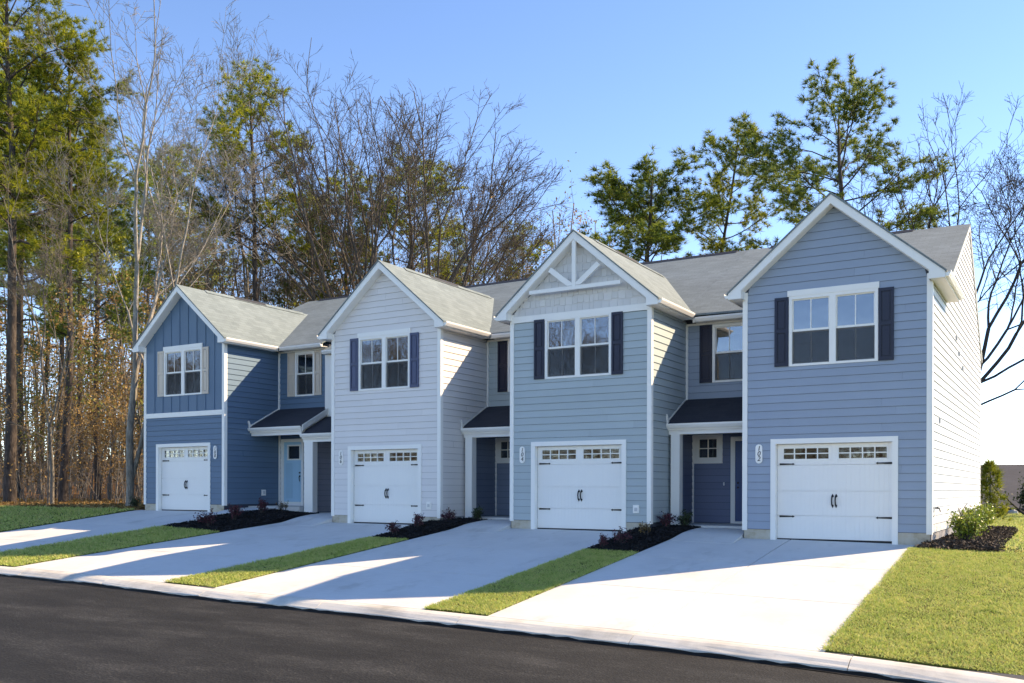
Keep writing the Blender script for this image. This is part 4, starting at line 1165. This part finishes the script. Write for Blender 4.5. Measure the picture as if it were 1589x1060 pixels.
def pine_meshes(name, H, cb, rad, nbr, rtrunk, dense=1.0, droop=0.0, bend=0.03, shape='round', dead=6, tuftn=22, lean=0.0, up0=0.25, seed=None):
    """returns (trunk mesh, crown mesh); cb is the height of the lowest live limb as a share of H"""
    if seed is not None: random.seed(seed)
    mb = MB()
    pts, rr, _ = polyline((0, 0, -0.3), (lean, 0, 1), H, 16, bend, 0.05, rtrunk, 0.035)
    rr = [rtrunk * (1 - 0.78 * (i / 16) ** 1.15) for i in range(17)]; rr[0] *= 1.25; rr[-1] = 0.03
    mb.tube(pts, rr, 10)
    C, A = [], []
    az = random.random() * 6.28
    for i in range(dead):
        t = random.uniform(cb * 0.45, cb); q, r0, dd = at_t(pts, rr, t); az += 2.2
        d = side_dir(dd, R(random.uniform(65, 100)), az); p2, r2_, _ = polyline(q, d, random.uniform(.5, 2.0), 4, .12, -.03, .03, .01); mb.tube(p2, r2_, 4, cap=False)
    for i in range(nbr):
        t = cb + (0.985 - cb) * ((i + random.random()) / nbr) ** 0.9
        q, r0, dd = at_t(pts, rr, t); az += 2.4 + random.uniform(-.5, .5)
        s = (t - cb) / (1 - cb)
        if shape == 'round': prof = math.sin(math.pi * (0.22 + 0.70 * s)) ** 0.8
        elif shape == 'wide': prof = 0.75 + 0.35 * math.sin(math.pi * s * 1.1) if s < 0.75 else 1.0 - (s - .75) * 2.2
        else: prof = (1 - s) ** 0.75 * 0.9 + 0.18
        L = rad * max(0.15, prof) * random.uniform(0.55, 1.18)
        ang = R(92 - 55 * s * random.uniform(.7, 1.1) - up0 * 40 * random.random())
        d = side_dir(dd, ang, az)
        bp, br, _ = polyline(q, d, L, 7, 0.11, 0.03 - droop * (1 - s), min(r0 * .5, .03 + .022 * L), .012)
        mb.tube(bp, br, 5, cap=False)
        nsub = max(4, int((3 + L * 2.9) * dense)); a2 = random.random() * 6.28
        for j in range(nsub):
            u = 0.30 + 0.70 * (j + random.random()) / nsub
            q2, r2_, d2 = at_t(bp, br, min(u, .99)); a2 += 2.4
            sd = side_dir(d2, R(random.uniform(30, 65)), a2); sd = norm((sd[0], sd[1], sd[2] * .45 + .08))
            sl = min(1.9, .35 + L * .30) * random.uniform(.6, 1.2) * (1.15 - .5 * u)
            sp, sr, _ = polyline(q2, sd, sl, 4, .14, .05, max(.009, r2_ * .5), .006)
            mb.tube(sp, sr, 3, cap=False)
            nt_ = max(3, int(sl * 7.0 * dense))
            for k in range(nt_):
                v = .35 + .65 * (k + random.random()) / nt_
                q3, _, d3 = at_t(sp, sr, min(v, .99))
                off = rvec(.09)
                C.append((q3[0] + off[0], q3[1] + off[1], q3[2] + off[2])); A.append(norm((d3[0], d3[1], d3[2] + .35)))
            C.append(sp[-1]); A.append(norm((sd[0], sd[1], sd[2] + .3)))
        C.append(bp[-1]); A.append(d)
    trunk = mb.mesh(name + "_trunk", BARK_P, smooth=True, fix=False)
    T = needle_tris(C, A, tuftn, 0.28, 0.0135, 1.0)
    return trunk, T, len(C)
def tris_mesh(name, V, mat):
    o = mesh_tris(name, V, mat); me = o.data; bpy.data.objects.remove(o); return me
def quads_mesh(name, V, mat):
    o = mesh_quads(name, V, mat); me = o.data; bpy.data.objects.remove(o); return me
def put_tree(name, parts, loc, rot=0.0, sc=1.0, label=None, cat="tree", group=None, sxy=None):
    root = empty(name, loc); root.rotation_euler = (0, 0, rot); root.scale = ((sxy or sc), (sxy or sc), sc)
    for pn, me in parts: link(pn, me, root)
    tag(root, label, cat, group); return root

# --- pines on the right, each its own
def make_pine(tag_, H, mat=NEEDLE, **kw):
    tr, T, n = pine_meshes(tag_, H, **kw)
    return [("trunk", tr), ("crown", tris_mesh("crown", T, mat))]
pine_round = make_pine("pine_round", 17.8, NEEDLE_D, cb=.56, rad=3.6, nbr=32, rtrunk=.19, dense=1.15, shape='round', dead=3, lean=.02, seed=3)
pine_open = make_pine("pine_open", 20.6, NEEDLE, cb=.58, rad=3.0, nbr=25, rtrunk=.17, dense=1.0, shape='round', dead=4, seed=15)
pine_big = make_pine("pine_big", 20.5, NEEDLE_D, cb=.54, rad=4.4, nbr=28, rtrunk=.21, dense=1.0, shape='wide', dead=4, droop=.02, seed=22)
put_tree("pine_tree", pine_round, (-12.9, 22.0, .1), 0.4, .94, "round-crowned pine rising behind the ridge between the two right-hand gables", "tree", "pines against the sky behind the row", sxy=1.3)
put_tree("pine_tree", pine_open, (-9.7, 26.0, .1), 2.0, .94, "slim open pine left of the tallest pine, behind the right-hand roof", "tree", "pines against the sky behind the row", sxy=1.0)
put_tree("pine_tree", pine_big, (-2.22, 22.0, .05), 1.0, .89, "tallest wide-spreading pine above the gable of the right end house", "tree", "pines against the sky behind the row", sxy=1.1)
put_tree("pine_tree", pine_open, (0.23, 30.0, 0.0), 4.0, .76, "small thin pine behind the ridge of the right end house", "tree", "pines against the sky behind the row", sxy=.42)

# --- wood on the left
pine_a = make_pine("pine_a", 25.0, NEEDLE, cb=.50, rad=4.3, nbr=40, rtrunk=.25, dense=1.0, shape='wide', dead=9, bend=.02, seed=41)
pine_b = make_pine("pine_b", 26.0, NEEDLE, cb=.56, rad=3.6, nbr=34, rtrunk=.20, dense=1.0, shape='round', dead=12, bend=.025, seed=57)
pine_c = make_pine("pine_c", 24.0, NEEDLE_D, cb=.38, rad=3.6, nbr=40, rtrunk=.18, dense=1.0, shape='cone', dead=8, bend=.02, seed=63)
CFG_UP = dict(max=4, n=[15, 8, 6, 5], wander=[.05, .10, .14, .18, .2], up=[.04, .10, .07, .04, .02], taper=.22, rmin=.0085, t0=[.32, .25, .2, .15], ang=[R(38), R(42), R(45), R(45)], len=[.42, .46, .46, .5])
CFG_VASE = dict(max=4, tip=True, n=[8, 6, 6, 5], wander=[.05, .08, .11, .15, .2], up=[.012, .03, .02, .02, .02], taper=.2, rmin=.0085, t0=[.34, .25, .2, .15], ang=[R(24), R(30), R(36), R(42)], len=[.40, .44, .46, .5])
CFG_SAP = dict(max=3, n=[9, 5, 4], wander=[.05, .13, .18, .2], up=[.04, .04, .03, .02], taper=.3, rmin=.006, t0=[.25, .2, .2], ang=[R(55), R(50), R(45)], len=[.38, .45, .5])
random.seed(101)
up_pale = fork_tree("bare_pale", [((0, 0, -.2), (.10, .02, 1), 6.0, .17), ((.1, .05, 1.2), (.26, .08, 1), 4.6, .10)], BARK_L, 6, up=.06)
random.seed(109)
up_grey = fork_tree("bare_grey", [((0, 0, -.2), (.02, .0, 1), 6.6, .17)], BARK_G, 7, up=.075, decay=.79)
random.seed(111)
multi = fork_tree("bare_multi", [((0, 0, -.2), (-.2, .05, 1), 5.2, .14), ((.3, .1, -.2), (.05, .1, 1), 5.8, .15), ((.5, -.1, -.2), (.3, -.1, 1), 5.0, .13)], BARK_G, 6, up=.05)
random.seed(120)
vs = []
for i in range(10):
    f = -0.17 + 0.60 * i / 9 + random.uniform(-.03, .03)
    vs.append(((.5 * f + .3, random.uniform(-.5, .5), -.2), (f, random.uniform(-.16, .16), 1.0), 7.4 * (1.03 - .35 * abs(f)), random.uniform(.16, .22)))
vase = fork_tree("bare_vase", vs, BARK_V, 5, up=.0, wander=.04, ang=(13, 27), ntw=(4, 6), tl=1.9, rmin=.0105)
random.seed(131)
vs = [((0, 0, -.2), (-.05, .1, 1), 5.0, .13), ((.0, 0, 4), (.25, .1, 1), 4.0, .10), ((.1, 0, 4.4), (.5, .1, 1), 4.0, .10), ((.0, .1, 5.2), (.8, -.1, 1), 3.4, .085), ((.0, .1, 5.8), (1.05, .0, .85), 3.0, .075), ((.0, 0, 5.6), (1.25, .1, .55), 2.6, .06), ((.0, 0, 4.6), (1.25, -.2, .38), 2.2, .05)]
rbare = fork_tree("bare_right", vs, BARK_D, 5, up=.03, wander=.10, ang=(22, 46), rmin=.009)
put_tree("bare_tree", [("trunk_and_limbs", rbare)], (2.5, 24.0, 0.0), 0.35, 1.0, "dark bare tree with drooping limbs behind the white side wall")
random.seed(140)
saps = []
for k in range(3):
    me, tips = bare_tree_mesh("sapling_%d" % k, [((0, 0, -.1), (random.uniform(-.1, .1), 0, 1), 9.0, .06)], CFG_SAP, BARK_G)
    pts = np.array([p for ab in tips for p in ab])
    pts = np.repeat(pts, 7, 0) + RNG.normal(size=(len(pts) * 7, 3)) * .22
    saps.append([("trunk", me), ("crown", quads_mesh("sapling_leaves", leaf_quads(pts, .12, .6), BROWNL if k != 2 else OLIVEL))])

ORD = ["first", "second", "third", "fourth", "fifth", "sixth", "seventh", "eighth", "ninth", "tenth", "eleventh", "twelfth", "thirteenth", "fourteenth", "fifteenth", "sixteenth", "seventeenth", "eighteenth", "nineteenth", "twentieth"]
def screen_x(x, y):
    d = Vector((x, y, 0.4)) - CAM; return d.dot(r2) / d.dot(fwd)
PINES = [  # x, y, height, mesh, sideways scale
    (-36.2, 4.0, 26.5, pine_a, 1.05), (-48.0, 14.0, 27.0, pine_b, 1.0), (-35.2, 6.0, 24.5, pine_b, .95), (-38.2, 10.0, 23.5, pine_c, .95), (-62.0, 20.0, 32.0, pine_a, 1.2),
    (-69.0, 26.0, 33.0, pine_c, 1.3), (-57.2, 22.0, 29.0, pine_b, 1.15), (-61.3, 30.0, 30.0, pine_c, 1.3), (-67.4, 38.0, 33.0, pine_a, 1.3), (-35.3, 18.0, 27.8, pine_b, 1.12),
    (-43.0, 30.0, 25.0, pine_c, 1.1), (-35.8, 34.0, 25.0, pine_a, 1.25), (-32.6, 46.0, 22.5, pine_b, 1.0), (-39.8, 32.0, 25.5, pine_b, 1.1), (-66.4, 40.0, 28.0, pine_b, 1.25), (-38.8, 45.0, 23.5, pine_c, 1.1),
    (-49.4, 38.0, 26.5, pine_b, 1.15), (-46.5, 8.0, 30.0, pine_b, 1.1), (-54.0, 15.0, 31.0, pine_c, 1.2)]
PINES.sort(key=lambda p: screen_x(p[0], p[1]))
random.seed(200)
for i, (x, y, h, parts, sxy) in enumerate(PINES):
    base = {id(pine_a): 25.0, id(pine_b): 26.0, id(pine_c): 24.0}[id(parts)]
    put_tree("pine_tree", parts, (x, y, gz(x, y)), random.random() * 6.28, h / base * .93, "tall pine in the wood behind the left houses, %s pine from the left" % ORD[i], "tree", "pines in the wood", sxy=sxy)
BARES = [  # x, y, scale, mesh, rotation, label
    (-24.3, 1.6, .86, up_pale, .3, "pale leaning bare tree close to the left wall of the deep blue house"),
    (-29.8, 2.0, .52, up_grey, 1.2, "slender grey bare tree at the edge of the left wood"),
    (-40.0, 12.0, .6, up_grey, 2.6, "grey bare tree standing deeper in the left wood among the pines"),
    (-43.4, 22.0, 1.08, multi, 4.4, "bare tree of three trunks behind the gable of the deep blue house"),
    (-37.3, 20.5, 1.04, up_grey, 0.6, "tallest grey bare tree beside the tall pine over the deep blue house"),
    (-45.0, 33.0, 1.1, multi, 1.0, "bare tree of three trunks behind the deep blue porch bay"),
    (-29.2, 22.0, .95, vase, 0.54, "wide fan-shaped bare tree behind the lavender grey gable"),
    (-33.6, 42.0, .8, up_grey, 3.0, "far bare tree seen over the roof right of the lavender grey gable"),
    (-31.0, 46.0, 1.05, multi, 5.0, "far thin bare tree left of the white gable truss"),
]
for x, y, s, me, rot, lab in BARES:
    put_tree("bare_tree", [("trunk_and_limbs", me)], (x, y, gz(x, y)), rot, s, lab, "tree", "bare trees in the wood", sxy=(1.0 if me is vase else None))
random.seed(220)
SAPS = []
for i in range(20):
    x = random.uniform(-46, -23.5) if i < 14 else random.uniform(-44, -28); y = random.uniform(3.0, 15) if i < 14 else random.uniform(18, 34)
    SAPS.append((x, y, random.uniform(.55, 1.25)))
SAPS += [(-30.4, 2.2, .85), (-26.5, 4.2, .9)]
SAPS.sort(key=lambda p: screen_x(p[0], p[1]))
ORD2 = ORD + ["twenty-first", "twenty-second", "twenty-third"]
for i, (x, y, s) in enumerate(SAPS):
    put_tree("sapling", saps[i % 3 if i % 5 else 0], (x, y, gz(x, y)), random.random() * 6.28, s, "thin sapling under the pines, %s sapling from the left" % ORD2[i], "sapling", "saplings in the wood")

# far wood behind: trunks, twigs and dry leaves that read as one mass
def far_wood():
    random.seed(300)
    mb = MB()
    cl = []; cg = []
    for i in range(560):
        x = random.uniform(-135, -14); y = random.uniform(16 if random.random() < .3 else 24, 85)
        if x > -30 and y < 40: continue
        if x > -62 and y < 24: continue
        z = gz(x, y); h = random.uniform(9, 24); r = random.uniform(.06, .19)
        pts, rad, _ = polyline((x, y, z - .2), (random.gauss(0, .05), random.gauss(0, .05), 1), h, 6, .035, .04, r, r * .3)
        mb.tube(pts, rad, 5, cap=False)
        for k in range(random.randint(5, 11)):
            q, rr, dd = at_t(pts, rad, random.uniform(.15, .98)); d = side_dir(dd, R(random.uniform(35, 80)), random.random() * 6.28)
            bp, br, _ = polyline(q, d, random.uniform(1.2, 4.0), 4, .15, .05, min(rr * .5, .05), .012); mb.tube(bp, br, 3, cap=False)
            for _j in range(2):
                q2, r3, d3 = at_t(bp, br, random.uniform(.3, .95)); sp, sr, _ = polyline(q2, side_dir(d3, R(45), random.random() * 6.28), random.uniform(.6, 1.8), 3, .2, .03, .018, .008); mb.tube(sp, sr, 3, cap=False)
                (cl if random.random() < .62 else cg).append(sp[-1])
    o = mb.build("far_wood", BARK_G, fix=False, smooth=True); tag(o, "dense mass of far trunks and twigs behind the left houses", "woodland", kind="stuff")
    def spread(c, n, s):
        c = np.repeat(np.array(c), n, 0); return c + RNG.normal(size=c.shape) * s
    o = mesh_quads("dry_foliage", leaf_quads(spread(cl, 20, .6), .24, .6), BROWNL); tag(o, "rusty brown dry leaves massed between the far trunks of the wood", "foliage", kind="stuff")
    o = mesh_quads("olive_foliage", leaf_quads(spread(cg, 20, .6), .24, .5), OLIVEL); tag(o, "olive green leaves massed between the far trunks of the wood", "foliage", kind="stuff")
    # undergrowth: thin stems and dry leaves near the ground
    mb = MB(); cl = []
    for i in range(1500):
        x = random.uniform(-85, -22.5); y = random.uniform(3.5, 48); 
        if x > -27 and y < 9: continue
        if y > 14 and random.random() < .25: x = random.uniform(-60, -15)
        z = gz(x, y); L = random.uniform(1.5, 5.5)
        pts, rad, _ = polyline((x, y, z), (random.gauss(0, .25), random.gauss(0, .25), 1), L, 4, .10, .02, .022, .007); mb.tube(pts, rad, 3, cap=False)
        for k in range(4):
            q, rr, dd = at_t(pts, rad, random.uniform(.35, .98)); sp, sr, _ = polyline(q, side_dir(dd, R(50), random.random() * 6.28), random.uniform(.5, 1.4), 3, .18, .0, .010, .005); mb.tube(sp, sr, 3, cap=False)
            if random.random() < .75: cl.append(sp[-1])
    o = mb.build("undergrowth", BARK_G, fix=False); tag(o, "tangle of thin bare stems on the floor of the wood", "undergrowth", kind="stuff")
    o = mesh_quads("undergrowth_leaves", leaf_quads(spread(cl, 14, .42), .12, .6), BROWNL); tag(o, "dry brown leaves on the thin stems of the undergrowth", "foliage", kind="stuff")
far_wood()

# --- wood across the road behind the camera: it is what the windows mirror
for src, nm, lab in (("far_wood", "mirrored_wood", "bare wood across the road, seen only mirrored in the windows"), ("dry_foliage", "mirrored_foliage", "dry brown leaves of the wood across the road, seen only mirrored in the windows"), ("undergrowth", "mirrored_undergrowth", "thin stems of the wood across the road, seen only mirrored in the windows")):
    o = bpy.data.objects.new(nm, bpy.data.objects[src].data); COL.objects.link(o)
    o.rotation_euler = (0, 0, math.pi); o.location = (-140, -42 if src != "undergrowth" else -52, -1.6); o.scale = (1, 1, .62); tag(o, lab, "woodland", kind="stuff")

random.seed(410)
for i, (x, y, me, h) in enumerate(((-36.5, -66, up_grey, 1.0), (-41.0, -70, multi, 1.2), (-62.5, -66, multi, 1.25), (-68.0, -69, up_grey, 1.0), (-98.0, -66, up_grey, 1.1), (-105.0, -68, multi, 1.3))):
    put_tree("bare_tree", [("trunk_and_limbs", me)], (x, y, -1.0), random.random() * 6.28, h, "bare tree across the road, seen only mirrored in the windows", "tree", "bare trees mirrored in the windows", sxy=h * 1.15)

# --- shrubs
def shrub_parts(name, w, h, nst, nleaf, leafsz, mat, seed, aspect=.55):
    random.seed(seed); mb = MB(); C = []
    for i in range(nst):
        az = random.random() * 6.28; tilt = random.uniform(.05, .75)
        d = norm((math.cos(az) * tilt * w / h, math.sin(az) * tilt * w / h, 1))
        pts, rad, _ = polyline((random.gauss(0, .03), random.gauss(0, .03), -.03), d, h * random.uniform(.65, 1.05), 4, .10, .02, .010, .003); mb.tube(pts, rad, 4, cap=False)
        for k in range(4):
            q, rr, dd = at_t(pts, rad, random.uniform(.3, .95)); sp, sr, _ = polyline(q, side_dir(dd, R(48), random.random() * 6.28), h * random.uniform(.2, .4), 3, .15, .02, .005, .002); mb.tube(sp, sr, 3, cap=False)
            for m in range(nleaf): C.append(at_t(sp, sr, random.uniform(.2, .99))[0])
        for m in range(nleaf): C.append(at_t(pts, rad, random.uniform(.35, .99))[0])
    C = np.array(C) + RNG.normal(size=(len(C), 3)) * h * .05
    return [("stems", mb.mesh(name, BARK_D, fix=False)), ("foliage", quads_mesh("foliage", leaf_quads(C, leafsz, aspect), mat))]
red = [shrub_parts("red_shrub", .30, .36, 12, 7, .045, REDL, 500 + k) for k in range(3)]
dkg = shrub_parts("green_shrub", .36, .38, 13, 8, .05, DKGREENL, 510)
sparse = shrub_parts("sparse_shrub", .3, .30, 8, 4, .04, BROWNL, 511)
def shrub(parts, x, y, s, lab, fn=bedz, dz=.04, group="shrubs in the black mulch beds"):
    put_tree("shrub", parts, (x, y, fn(x, y) + dz), random.random() * 6.28, s, lab, "shrub", group)
for i, (x, y, s) in enumerate([(-15.5, -2.2, 1.35), (-15.55, -1.15, 1.4), (-15.5, -.1, 1.3)]): shrub(red[i % 3], x, y, s, "dark red shrub in the bed by the light blue door, %s from the kerb" % ORD[i])
shrub(sparse, -15.35, .75, 1.2, "low brownish shrub closest to the porch in the bed by the light blue door")
for i, (x, y, s) in enumerate([(-8.78, -1.9, 1.05), (-8.72, -.95, 1.1), (-8.42, .15, .95)]): shrub(red[(i + 1) % 3], x, y, s, "dark red shrub in the middle black bed, %s from the kerb" % ORD[i])
shrub(dkg, -7.95, .82, 1.0, "dark green shrub beside the porch post in the middle black bed")
for i, (x, y, s) in enumerate([(-2.5, -2.35, .85), (-2.32, -1.75, 1.0), (-2.05, .35, 1.15)]): shrub(red[(i + 2) % 3], x, y, s, "dark red shrub in the right-hand black bed, %s from the kerb" % ORD[i])
shrub(sparse, -2.1, -.75, 1.1, "sparse brownish shrub in the middle of the right-hand black bed")
shrub(dkg, -1.72, .75, 1.05, "dark green shrub beside the porch post in the right-hand black bed")
holly = [shrub_parts("holly", .50, .62, 30, 12, .055, SHRUBL, 520 + k) for k in range(2)]
grp = "leafy shrubs along the white side wall"
shrub(holly[0], 4.55, 1.0, 1.12, "glossy green shrub nearest the driveway in the brown mulch bed", gz, .04, grp)
shrub(holly[1], 4.5, 3.3, 1.1, "second glossy green shrub along the white side wall", gz, .04, grp)
shrub(holly[0], 4.48, 5.8, 1.15, "third glossy green shrub along the white side wall", gz, .04, grp)
shrub(holly[1], 4.45, 8.3, 1.2, "farthest glossy green shrub along the white side wall", gz, .04, grp)
put_tree("shrub", shrub_parts("twiggy", .3, .55, 7, 1, .03, BROWNL, 530), (4.42, 2.1, gz(4.4, 2.1)), 0, 1.6, "bare twiggy shrub rising behind the nearest glossy green shrub", "shrub")
put_tree("shrub", shrub_parts("evergreen", .22, .5, 10, 12, .05, DKGREENL, 531), (-22.35, .35, gz(-22, .3)), 0, 1.0, "small dark evergreen shrub at the left corner of the deep blue house", "shrub")
# conical evergreen at the back corner
def arb():
    random.seed(540); mb = MB(); mb.tube([(0, 0, -.1), (0, 0, 1.0), (0, 0, 1.9)], [.05, .035, .012], 6); C = []; A = []
    for i in range(260):
        t = random.random() ** .8; r = (.62 * (1 - t) ** .7 + .06) * random.uniform(.6, 1.15); az = random.random() * 6.28; rr = r * random.uniform(.45, 1.0)
        C.append((math.cos(az) * rr, math.sin(az) * rr, .1 + 1.9 * t)); A.append(norm((math.cos(az), math.sin(az), .9)))
    return [("trunk", mb.mesh("arb_trunk", BARK_G, fix=False)), ("crown", tris_mesh("arb_crown", needle_tris(C, A, 12, .22, .012, .8), ARBL))]
put_tree("evergreen_shrub", arb(), (4.12, 15.0, gz(4, 15)), 0, 1.05, "yellow-green conical evergreen at the back corner of the right end house", "shrub")
put_tree("shrub", shrub_parts("round", 1.0, 1.55, 40, 14, .11, DKGREENL, 550), (5.15, 24.5, gz(5, 24)), 0, 1.0, "round dark green shrub at the right edge behind the lawn", "shrub")
put_tree("shrub", shrub_parts("yellow", .3, .42, 10, 8, .06, YELL, 560), (3.75, 30.5, gz(3.8, 30)), 0, 1.0, "small bush with yellow flowers at the far end of the lawn", "shrub")
random.seed(570)
lean, _t = bare_tree_mesh("lean_small", [((0, 0, -.1), (-1.0, .1, .55), 1.5, .075), ((-1.15, .1, .75), (-.62, 0, 1), 2.3, .05)], dict(CFG_SAP, n=[5, 4, 3], len=[.6, .5, .5]), BARK_D)
put_tree("bare_tree", [("trunk_and_limbs", lean)], (4.95, 27.5, gz(5, 27)), 0, 1.0, "small leaning bare tree in front of the grey roof at the right edge")
rk = MB(); pts = [(0.28 * math.cos(a) * random.uniform(.8, 1.1), .2 * math.sin(a) * random.uniform(.8, 1.1)) for a in [6.283 * i / 9 for i in range(9)]]
n = len(pts); rk.v = [(x, y, -.05) for x, y in pts] + [(x * .8, y * .8, .14 + random.uniform(-.03, .05)) for x, y in pts] + [(0.05, 0, .26)]
rk.f = [(i, (i+1) % n, n + (i+1) % n, n + i) for i in range(n)] + [(n + i, n + (i+1) % n, 2*n) for i in range(n)]; rk.m = [0] * len(rk.f)
o = rk.build("rock", concrete_mat("pale_stone", (.5, .49, .47, 1))); o.location = (4.15, 29.5, gz(4, 29)); tag(o, "pale rock below the yellow-flowered bush at the far end of the lawn", "rock")

# --- neighbour's house down the slope, with wires beyond
def neighbour():
    H = empty("neighbour_house", (0, 0, -2.35)); tag(H, "low brick house with a dark grey shingle roof beyond the lawn at the right edge", "house")
    x0, x1, y0, y1 = -7.5, 14.0, 40.4, 52.0; ze = 2.62; zr = 5.15; yr = 46.2
    m, nt, b = new_mat("red_brick"); br = N(nt, "ShaderNodeTexBrick"); br.inputs['Scale'].default_value = 4.0; br.inputs['Color1'].default_value = (.16, .08, .06, 1); br.inputs['Color2'].default_value = (.22, .12, .09, 1); br.inputs['Mortar'].default_value = (.3, .28, .26, 1); br.inputs['Mortar Size'].default_value = .012
    tc = N(nt, "ShaderNodeTexCoord"); sp = N(nt, "ShaderNodeSeparateXYZ"); cb = N(nt, "ShaderNodeCombineXYZ"); nt.links.new(tc.outputs['Object'], sp.inputs[0]); nt.links.new(sp.outputs[0], cb.inputs[0]); nt.links.new(sp.outputs[2], cb.inputs[1]); nt.links.new(cb.outputs[0], br.inputs[0]); nt.links.new(br.outputs[0], b.inputs['Base Color']); b.inputs['Roughness'].default_value = .9
    wl = MB().box(x0, x1, y0, y1, -.4, ze - .05).prism([(y0, ze - .05), (y1, ze - .05), (yr, zr - .1)], x0, x1, 'x').build("wall", m, H)
    dr = roof_mat("shingle_charcoal", ('X', 'Y'), (.055, .058, .07, 1), (.085, .088, .10, 1))
    MB().prism([(y0 - .4, ze - .16), (yr, zr), (yr, zr - .1), (y0 - .4, ze - .26)], x0 - .4, x1 + .4, 'x').build("roof", dr, H)
    MB().prism([(y1 + .4, ze - .16), (yr + .001, zr), (yr + .001, zr - .1), (y1 + .4, ze - .26)], x0 - .4, x1 + .4, 'x').build("roof", dr, H)
    box("gutter", BLACK, H, x0 - .4, x1 + .4, y0 - .52, y0 - .401, ze - .30, ze - .17)
    for xc in (-3.5, 2.6, 8.0):
        w = box("window", WHITE, H, xc - .55, xc + .55, y0 - .04, y0 - .001, .75, 2.05); box("pane", GLASS2, w, xc - .48, xc + .48, y0 - .05, y0 - .041, .82, 1.98)
neighbour()
for k, (z, lab) in enumerate(((4.32, "upper power line over the grey roof at the right edge"), (3.62, "lower power line over the grey roof at the right edge"))):
    pts = [(-40 + 6 * i, 62, z + .02 * ((i - 12) / 6.0) ** 2 * 3) for i in range(25)]
    o = MB().tube(pts, [.014] * len(pts), 5).build("power_line", BRASS); tag(o, lab, "power line", "power lines")
def far_trees():
    """line of far trees past the roof on the right"""
    random.seed(600); C = []
    for i in range(26):
        x = -30 + i * 4.0 + random.uniform(-1.5, 1.5); y = random.uniform(150, 185); h = random.uniform(4.5, 8.5)
        for k in range(160):
            a = random.random() * 6.28; s = random.random() ** .5
            C.append((x + math.cos(a) * s * 2.6, y + math.sin(a) * s * 2.6, -2.3 + h * random.random() ** .6))
    o = mesh_quads("far_tree_line", leaf_quads(C, .9, .6), DKGREENL); tag(o, "far line of trees just above the grey roof at the right edge", "trees", kind="stuff")
far_trees()
